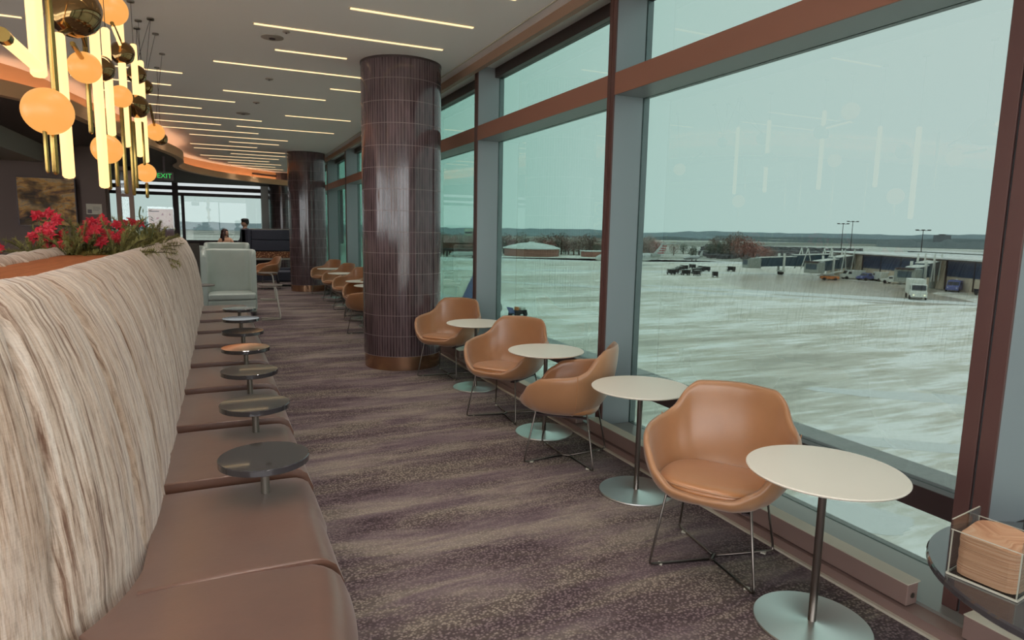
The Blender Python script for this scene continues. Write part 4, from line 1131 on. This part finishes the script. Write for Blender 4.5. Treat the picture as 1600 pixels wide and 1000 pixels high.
# trees: bare woods beyond the apron
twm = mat('bare_twigs', rgb(156, 138, 128), .9, var=.2, vs_=.3); twr = mat('reddish_twigs', rgb(176, 124, 114), .9, var=.2, vs_=.3); twg = mat('dark_evergreen', rgb(104, 118, 104), .9, var=.2, vs_=.3)
def tree(seed, m, H=9, W=3.6, n=900, label='', grp=''):
    t = thing('tree', label, 'tree', (0, 0, 0), 0, grp); r_ = random.Random(seed); mb = MB()
    for i in range(n):
        d = Vector((r_.gauss(0, 1), r_.gauss(0, 1), r_.gauss(0, 1))).normalized()*(r_.random()**.45)
        lump = 1+.25*mnoise.noise(d*2.2+Vector((seed*3, 0, 0)))
        p = Vector((d.x*W*lump, d.y*W*lump, H*.56+d.z*H*.44*lump)); u = Vector((r_.gauss(0, 1), r_.gauss(0, 1), r_.gauss(0, 1))).normalized()
        w = u.cross(Vector((0, .3, 1))).normalized()*r_.uniform(.08, .2); e = p+u*r_.uniform(.4, 1.0)
        mb.add([p-w, p+w, e], [(0, 1, 2)])
    obj('crown', mb, m, t); obj('trunk', MB().tube([(0, 0, 0), (.1, 0, H*.5), (0, .1, H*.8)], [.28, .2, .08], 7), bark, t)
    return t
L1 = 'bare brown tree in the wooded belt beyond the far edge of the apron'; L2 = 'reddish bare tree in the wooded belt beyond the apron'; L3 = 'dark evergreen tree in the wooded belt beyond the apron'
protos = [tree(1, twm, label=L1, grp='bare brown trees beyond the apron'), tree(2, twm, 8, 4, label=L1, grp='bare brown trees beyond the apron'), tree(3, twr, 8, 4, label=L2, grp='reddish trees beyond the apron'), tree(4, twg, 7, 3, label=L3, grp='dark evergreens beyond the apron')]
rt = random.Random(21); used = [False]*4
def plant(i, x, y, s):
    z = GZ-.4 if y > 262 or x > 152 else GZ
    o = protos[i] if not used[i] else dup(protos[i]); used[i] = True
    o.location = (x, y, z); o.rotation_euler = (0, 0, rt.uniform(0, 6.28)); o.scale = (s*rt.uniform(.9, 1.2), s*rt.uniform(.9, 1.2), s)
# angle from the aisle direction, distance
for rw, (dist, a0, a1, n) in enumerate([(272, 15, 36.5, 44), (292, 15, 37.5, 40), (315, 15, 38, 34)]):
    for i in range(n):
        a = R(lerp(a0, a1, (i+.5*(rw % 2))/n)+rt.uniform(-.15, .15)); d = dist+rt.uniform(-7, 7)
        if math.hypot(d*math.sin(a)-119, d*math.cos(a)-242) < 17 or math.hypot(d*math.sin(a)-146, d*math.cos(a)-232) < 13: continue
        plant(rt.choice([0, 0, 1, 1, 0, 2, 3]) if rt.random() > .1 else 2, d*math.sin(a), d*math.cos(a), rt.uniform(.75, 1.15))
for a, d, s, i in [(40.2, 300, .8, 3), (41.6, 330, .9, 3), (42.6, 330, 1.1, 3), (43.2, 320, 1.2, 0), (44.3, 280, 1.3, 2), (45.1, 280, 1.1, 2), (43.8, 340, 1.4, 0), (46, 290, .8, 2), (38.6, 330, .8, 1), (39.4, 360, .8, 3), (46.6, 300, .6, 0), (42, 360, 1.1, 0)]:
    plant(i, d*math.sin(R(a)), d*math.cos(R(a)), s)

# round-roofed brick building
brick = mat('red_brick', rgb(156, 108, 96), .85, var=.12, vs_=1.5); conc = mat('pale_concrete', rgb(168, 158, 142), .85); beige = mat('beige_panel', rgb(206, 190, 170), .8, var=.04, vs_=.2)
rb = thing('round_building', 'low brick building with a snowy domed roof', 'building', (119, 242, GZ), 0)
obj('wall', MB().lathe([(11.5, 0), (11.5, 3.0)], n=48), brick, rb, smooth=40)
obj('roof', MB().lathe([(12.1, 3.0), (12.1, 3.4), (9, 4.4), (5, 5.2), (1.2, 5.6), (1.2, 6.0), (1e-4, 6.0)], n=48), snow, rb, smooth=30)
lb = thing('low_building', 'long low brick shed right of the domed building', 'building', (146, 232, GZ), R(-12))
obj('wall', MB().bb((-7, -3, 0), (9, 3, 2.2)), brick, lb); obj('roof', MB().bb((-7.4, -3.4, 2.2), (9.4, 3.4, 2.6)), snow, lb)
ob_ = thing('office_block', 'pale distant office block standing above the woods', 'building', (153, 396, GZ-.4), R(-22))
obj('wall', MB().bb((-7, -5, 0), (7, 5, 11.8)), mat('pale_block', rgb(190, 200, 184), .8), ob_)
for i in range(3): obj('window_band', MB().bb((-6.5, -5.1, 2.6+i*3), (6.5, -5, 3.6+i*3)), navy, ob_)
vb = thing('viaduct', 'dark elevated roadway on posts at the far left of the apron', 'bridge', (80, 234.5, GZ), R(-24.5))
obj('deck', MB().bb((-22, -2, 2.2), (10, 2, 3.1)), frame_d, vb)
for i in range(13): obj('post', MB().bb((-21+i*2.5, -1, 0), (-20.6+i*2.5, 1, 2.2)), frame_d, vb)
hb_ = thing('distant_tower_block', 'grey block on the right horizon', 'building', (1545, 958, GZ-.4), R(-35)); obj('wall', MB().bb((-15, -9, 0), (15, 9, 20.5)), mat('block_grey', rgb(120, 124, 130), .8), hb_)
obj('roof_plant', MB().bb((-6, -4, 20.5), (5, 4, 22.5)), frame_d, hb_)

# light masts
for i, (x, y, h, l) in enumerate([(222, 176, 15.6, 'tall light mast rising behind the terminal roof, left of a pair'), (228, 176.5, 16.6, 'tall light mast rising behind the terminal roof, right of the pair'), (200, 130, 13.0, 'light mast rising behind the terminal roof at the right')]):
    t = thing('light_mast', l, 'light mast', (x, y, GZ-.4), R(-35)); obj('mast', MB().tube([(0, 0, 0), (0, 0, h)], [.16, .1], 8), frame_d, t)
    obj('lamp_bar', MB().bb((-2.1, -.15, h), (2.1, .15, h+.15)).bb((-2.2, -.3, h+.15), (-1.3, .3, h+.35)).bb((-.4, -.3, h+.15), (.4, .3, h+.35)).bb((1.3, -.3, h+.15), (2.2, .3, h+.35)), frame_d, t)

# terminal concourse
dv = Vector((-.40033, -.91637)); A_ = Vector((145, 109)); th_ = math.atan2(dv.y, dv.x)
tb = thing('terminal_building', 'long low beige concourse with dark blue window bands and snowy roof', 'building', (145, 109, GZ), th_)
# local +X runs along the wall to the right in view, local +Y points away from the apron
bluegl = mat('dark_blue_glazing', rgb(52, 70, 96), .15, spec=.8, var=.15, vs_=.15)
obj('wall', MB().bb((-16, 0, 0), (75, 26, 6.0)), beige, tb)
obj('roof', MB().bb((-17.2, -.9, 6.0), (76, 27, 6.35)), snow, tb)
obj('roof_edge', MB().bb((-17.2, -.95, 5.85), (76, -.5, 6.05)), frame_d, tb)
for a, b in ((-16, -12.5), (1.1, 23.7), (31.2, 54)):
    f = obj('window_band', MB().bb((a, -.12, 2.75), (b, .1, 5.75)), bluegl, tb)
    fm = MB(); n = max(1, round((b-a)/7.5))
    for i in range(n+1): q = lerp(a, b, i/n); fm.bb((q-.1, -.2, .2), (q+.1, -.1, 5.8))
    fm.bb((a, -.17, 4.4), (b, -.12, 4.5))
    obj('mullions', fm, frame_d, f)
for q in (23.9, 31.0, -12.4, .9): obj('downpipe', MB().bb((q-.12, -.2, 0), (q+.12, 0, 5.9)), frame_d, tb)
for i, q in enumerate((12, 34.5)): obj('wall_lamp', MB().sphere((q, -.25, 2.2), .25, 10, 8), snow, tb)
# lower roofs and car park beyond
pk_ = MB(); rp = random.Random(5)
for i in range(900):
    a = R(rp.uniform(41, 53)); d = rp.uniform(300, 620); pk_.box((d*math.sin(a), d*math.cos(a), GZ+.4), (4.4, 1.9, 1.5), rp.choice([.4, .42, 1.97]))
tag(obj('parked_cars', pk_, mat('car_park_mix', rgb(84, 84, 88), .5, var=.7, vs_=.6)), 'mass of cars parked on the fields beyond the concourse roof', 'cars', None, 'stuff')
rb2 = thing('far_concourse', 'dark low roof line with snow beyond the concourse', 'building', (262, 150, GZ-.4), th_)
obj('wall', MB().bb((-40, 0, 0), (120, 20, 5.0)), ridge2, rb2); obj('roof', MB().bb((-41, -1, 5.0), (121, 21, 5.3)), snow, rb2)

# jet bridges
blueg = mat('bridge_blue_glass', rgb(60, 80, 92), .25); bgrey = mat('bridge_grey', rgb(150, 156, 150), .5); whitem = mat('white_paint', rgb(214, 216, 208), .5); tyre = mat('black_rubber', rgb(34, 34, 36), .8)
def bridge(p, q, label, cabw=3.4):
    p = Vector(p); q = Vector(q); d = q-p; L = d.length
    t = thing('jet_bridge', label, 'jet bridge', (p.x, p.y, GZ), math.atan2(d.y, d.x), 'jet bridges at the concourse')
    obj('cab', MB().bb((-1.8, -cabw/2, 1.7), (1.8, cabw/2, 4.3)), bgrey, t, bevel=.15); obj('cab_window', MB().bb((-1.86, -1.2, 2.6), (-1.7, 1.2, 3.8)), blueg, t)
    obj('canopy', MB().bb((-2.2, -1.6, 4.1), (-1.2, 1.6, 4.45)), frame_d, t)
    z0, z1 = 2.0, 2.9
    for (a, b, w) in ((1.5, L*.55, 2.3), (L*.5, L, 2.7)):
        za, zb = lerp(z0, z1, a/L), lerp(z0, z1, b/L)
        mb = MB().add([(a, -w/2, za), (b, -w/2, zb), (b, w/2, zb), (a, w/2, za), (a, -w/2, za+w), (b, -w/2, zb+w), (b, w/2, zb+w), (a, w/2, za+w)], [(3, 2, 1, 0), (4, 5, 6, 7), (0, 1, 5, 4), (1, 2, 6, 5), (2, 3, 7, 6), (3, 0, 4, 7)])
        obj('tunnel', mb, blueg, t)
        rf_ = MB().beam((a, 0, za+w+.08), (b, 0, zb+w+.08), w+.2, .16); obj('tunnel_roof', rf_, whitem, t)
    x = L*.35
    obj('drive_column', MB().bb((x-.25, -1.5, .9), (x+.25, -1.1, 5.6)).bb((x-.25, 1.1, .9), (x+.25, 1.5, 5.6)).bb((x-.3, -1.6, .8), (x+.3, 1.6, 1.2)), whitem, t)
    for s in (-1, 1): obj('wheel', MB().tube([(x, s*.6-.18, .5), (x, s*.6+.18, .5)], .5, 18), tyre, t)
    obj('rotunda_post', MB().lathe([(.6, 0), (.6, 2.9)], (L-.6, 0, 0), 16), bgrey, t)
    # raking white struts over the tunnel
    st_ = MB()
    for xa, xb in ((L*.55, L*.62), (L*.68, L*.62), (L*.84, L*.9), (L*.96, L*.9)):
        for s in (-1.5, 1.5): st_.beam((xa, s, 1.6), (xb, s, 7.1), .22, .22)
    obj('raking_struts', st_, whitem, t)
    # service stair
    ss = MB()
    for i in range(9): ss.bb((1.9+i*.32, cabw/2, 1.9-i*.2), (2.25+i*.32, cabw/2+.8, 1.94-i*.2))
    ss.beam((1.9, cabw/2+.8, 2.6), (4.8, cabw/2+.8, .9), .06, .06); obj('service_stair', ss, whitem, t)
    return t
bridge((126.5, 126.5), (149.0, 119.5), 'farthest jet bridge, a low dark tunnel seen side-on at the left of the concourse')
bridge((126, 106.5), (146.5, 113.0), 'middle jet bridge with white raking struts at the near corner of the concourse')
bridge((121.5, 81.0), (134.2, 84.0), 'nearest jet bridge, in front of the beige wall behind the white truck', 3.8)

# vehicles
glassd = mat('vehicle_glass', rgb(40, 46, 56), .15); amber = mat('orange_paint', rgb(216, 130, 70), .5); bluep = mat('blue_paint', rgb(92, 100, 156), .4)
lamp_on = mat('headlamp', rgb(255, 240, 210), .3, emit=(1, .85, .6, 1), es=5)
def van(loc, rz, label, body, L=5.2, W=2.1, H=2.2, cab='van', lit=False):
    t = thing({'van': 'van', 'truck': 'truck', 'pickup': 'pickup_truck'}[cab], label, {'van': 'van', 'truck': 'truck', 'pickup': 'pickup'}[cab], loc, rz)
    if cab == 'van': pr_ = [(-L/2, .4), (L/2, .4), (L/2, 1.05), (L/2-.6, 1.25), (L/2-1.3, H), (-L/2, H)]
    elif cab == 'truck': pr_ = [(.6, .5), (L/2, .5), (L/2, 1.4), (L/2-.7, 1.6), (L/2-1.0, 2.6), (.6, 2.6)]
    else: pr_ = [(-L/2, .4), (L/2, .4), (L/2, 1.0), (L/2-1.1, 1.1), (L/2-1.7, 1.75), (.0, 1.75), (-.2, 1.1), (-L/2, 1.1)]
    n = len(pr_); mb = MB().add([(x, -W/2, z) for x, z in pr_]+[(x, W/2, z) for x, z in pr_], [tuple(range(n)), tuple(range(n, 2*n))[::-1]]+[(i, n+i, n+(i+1) % n, (i+1) % n) for i in range(n)])
    obj('body', mb, body, t, bevel=.08)
    if cab == 'truck': obj('cargo_box', MB().bb((-L/2, -W/2-.1, .9), (.4, W/2+.1, 3.3)), whitem, t, bevel=.06); obj('chassis', MB().bb((-L/2, -.5, .5), (L/2-.3, .5, .9)), tyre, t)
    zz = {'van': (1.3, 1.95), 'truck': (1.7, 2.4), 'pickup': (1.15, 1.6)}[cab]; xo = {'van': L/2-.95, 'truck': L/2-.83, 'pickup': L/2-1.4}[cab]
    obj('windscreen', MB().beam((xo+.28, 0, zz[0]), (xo-.12, 0, zz[1]), W*.86, .06), glassd, t)
    obj('side_window', MB().bb((xo-1.1, -W/2-.02, zz[0]), (xo-.35, W/2+.02, zz[1]-.1)), glassd, t)
    for x in (-L*.32, L*.32):
        for s in (-1, 1): obj('wheel', MB().tube([(x, s*W/2-.12, .38), (x, s*W/2+.06, .38)], .38, 16), tyre, t)
    for s in (-1, 1): obj('headlamp', MB().sphere((L/2+.01, s*W*.34, .85), .12, 10, 8), lamp_on if lit else snow, t)
    return t
toc = math.atan2(-68.4, -105.4)
van((106.5, 69.3, GZ), toc+R(8), 'white truck with lit headlamps driving towards the camera on the wet apron', whitem, 6.4, 2.3, cab='truck', lit=True)
van((140.2, 107.4, GZ), R(150), 'white van parked left of the blue pair by the beige wall', whitem)
van((140.3, 103.2, GZ), R(170), 'blue and white service pickup parked by the window band', bluep, cab='pickup')
van((141.2, 100.8, GZ), R(60), 'white service van parked right of the blue pickup', whitem)
van((136.6, 93.9, GZ), R(100), 'white pickup left of the nearest jet bridge', whitem, cab='pickup')
van((129.4, 76.8, GZ), R(200), 'blue van parked alone at the right of the concourse', bluep, 4.6)
van((126.2, 69.0, GZ), R(240), 'dark pickup cut off by the window mullion at far right', glassd, cab='pickup')
lift = thing('belt_loader', 'orange and white belt loader beside the middle jet bridge', 'loader', (131.0, 106.3, GZ), R(-40))
obj('chassis', MB().bb((-2, -.8, .3), (2, .8, .9)), amber, lift); obj('belt', MB().beam((-2.6, 0, .9), (2.8, 0, 2.3), .9, .2), whitem, lift)
for x in (-1.2, 1.2):
    for s in (-1, 1): obj('wheel', MB().tube([(x, s*.8-.1, .32), (x, s*.8+.1, .32)], .32, 12), tyre, lift)
def cart(loc, rz, label, grp, dark=True):
    t = thing('baggage_cart', label, 'baggage cart', loc, rz, grp); t.scale = (.75, .75, .7)
    obj('bed', MB().bb((-1.5, -.75, .5), (1.5, .75, .7)), glassd, t); obj('curtain_body', MB().bb((-1.45, -.7, .7), (1.1, .7, 1.9)), tyre if dark else bgrey, t); obj('roof', MB().bb((-1.5, -.8, 1.9), (1.5, .8, 1.98)), bgrey, t)
    obj('posts', MB().bb((1.38, -.75, .7), (1.45, -.68, 1.9)).bb((1.38, .68, .7), (1.45, .75, 1.9)), tyre, t); obj('drawbar', MB().beam((1.5, 0, .5), (2.4, 0, .3), .08, .08), tyre, t)
    for x in (-1, 1):
        for s in (-1, 1): obj('wheel', MB().tube([(x, s*.7-.08, .25), (x, s*.7+.08, .25)], .25, 12), tyre, t)
    return t
cp = [(105.5, 131.3), (114.4, 140.3), (120.4, 145.9), (105.1, 126.7), (106.9, 124.5), (112, 131), (116.5, 135), (122, 138.5), (127.0, 150.2), (123.3, 141.9), (110, 136), (102.5, 129)]
GL = 'dark baggage cart in the cluster parked on the apron beyond the tinted mullion'
c0_ = cart((cp[0][0], cp[0][1], GZ), .5, GL, 'dark baggage carts clustered on the apron')
for i, (x, y) in enumerate(cp[1:]): dup(c0_, (x, y, GZ), rt.uniform(0, 3))
dup(c0_, (108.1, 119.5, GZ), 1.0, label='single dark baggage cart standing right of the cluster, nearer the camera', group='lone carts on the apron')
dup(c0_, (130.6, 138.1, GZ), 2.0, label='single dark baggage cart left of the farthest jet bridge', group='lone carts on the apron')
tg = thing('snow_tug', 'small dark tug with a raised plough on the near apron', 'tug', (31.9, 68.2, GZ), R(200))
obj('chassis', MB().bb((-1.0, -.55, .3), (1.0, .55, .75)), tyre, tg); obj('hood', MB().bb((-.9, -.45, .75), (-.1, .45, 1.1)), whitem, tg, bevel=.05); obj('seat', MB().bb((.1, -.25, .75), (.35, .25, 1.15)), amber, tg)
obj('plough', MB().beam((.9, 0, .3), (1.35, 0, 1.15), 1.0, .06), bluep, tg)
for x in (-.7, .7):
    for s in (-1, 1): obj('wheel', MB().tube([(x, s*.55-.1, .3), (x, s*.55+.1, .3)], .3, 14), tyre, tg)

# aircraft
silver = mat('aircraft_silver', rgb(196, 200, 198), .35, .2); redp = mat('red_stripe', rgb(170, 60, 60), .4)
def jet(loc, rz, label, s=1.0, low=False, fincol=None):
    ws = 4.5 if low else 10.5
    t = thing('airplane', label, 'airplane', loc, rz); t.scale = (s, s, s)
    # fuselage along +X (nose), length 26
    pr_ = [(-13, 1e-3, 3.4), (-11.5, .35, 3.1), (-9, .85, 2.75), (-6, 1.3, 2.5), (-3, 1.35, 2.45), (8, 1.35, 2.45), (10.5, 1.15, 2.35), (12, .75, 2.2), (13, 1e-3, 2.05)]
    vs = []; n = 20
    for x, r_, z in pr_:
        for i in range(n): a = 2*PI*i/n; vs.append((x, r_*math.cos(a), z+r_*math.sin(a)))
    mb = MB().add(vs, [(i*n+j, (i+1)*n+j, (i+1)*n+(j+1) % n, i*n+(j+1) % n) for i in range(len(pr_)-1) for j in range(n)]); mb.f = [f[::-1] for f in mb.f]
    obj('fuselage', mb, silver, t, smooth=True)
    def slab(name, pts, m, th=.12, ax=1):
        n = len(pts); v = []
        for sgn in (-1, 1):
            for p in pts:
                q = list(p); q[ax] += sgn*th; v.append(tuple(q))
        return obj(name, MB().add(v, [tuple(range(n)), tuple(range(n, 2*n))[::-1]]+[(i, n+i, n+(i+1) % n, (i+1) % n) for i in range(n)]), m, t)
    fn_ = slab('tail_fin', [(-8.2, 0, 3.4), (-11.6, 0, 7.0), (-13.6, 0, 7.0), (-12.0, 0, 3.4)], fincol or silver)
    if fincol is None:
        sm_ = MB()
        for q in range(4): sm_.beam((-9.9-q*.55, 0, 3.9+q*.75), (-12.4-q*.35, 0, 3.9+q*.75), .3, .32)
        o_ = obj('red_stripes', sm_, redp, t)
    for q in (0, 1):
        sgn = 1 if q else -1
        if low: slab('tailplane', [(-9.8, sgn*.3, 2.6), (-10.8, sgn*1.1, 2.6), (-11.6, sgn*1.1, 2.6), (-11.4, sgn*.2, 2.6)], silver, .08, 2)
        else: slab('tailplane', [(-11.4, 0, 7.05), (-13.6, sgn*4.2, 7.05), (-14.6, sgn*4.2, 7.05), (-13.6, 0, 7.05)], silver, .08, 2)
        slab('wing', [(2.5, sgn*1.0, 1.7), (-2.2, sgn*ws, 2.3), (-3.6, sgn*ws, 2.3), (-2.6, sgn*1.0, 1.7)], silver, .12, 2)
        obj('engine', MB().tube([(-9.8, sgn*2.0, 3.2), (-9.4, sgn*2.0, 3.2), (-7.0, sgn*2.0, 3.2), (-6.4, sgn*2.0, 3.2)], [.35, .55, .62, .5], 16), bgrey, t, smooth=35)
        obj('main_gear', MB().tube([(-1.2, sgn*1.6, 1.6), (-1.2, sgn*1.6, .4)], .12, 8).tube([(-1.2, sgn*1.6-.2, .42), (-1.2, sgn*1.6+.2, .42)], .42, 14), tyre, t)
    obj('nose_gear', MB().tube([(9.5, 0, 1.3), (9.5, 0, .3)], .1, 8).tube([(9.5, -.15, .3), (9.5, .15, .3)], .3, 12), tyre, t)
    wn_ = MB()
    for i in range(17): wn_.bb((-4.5+i*.75, -1.37, 2.7), (-4.2+i*.75, 1.37, 3.0))
    obj('cabin_windows', wn_, glassd, t)
    return t
jet((120, 171.7, GZ), R(176), 'silver regional jet with red striped tail parked beyond the apron, nose hidden by the mullion', 1.0)
jet((165.5, 195.5, GZ), R(200), 'small white plane parked far off above the baggage carts', .55, fincol=silver)
jet((84, 222, GZ), R(160), 'small pale plane by the elevated roadway at far left', .6, fincol=silver)
jet((16.6, 58.5, GZ), R(96), 'airliner parked close below the windows, only its blue tail fin showing', 1.2, low=True, fincol=bluep)
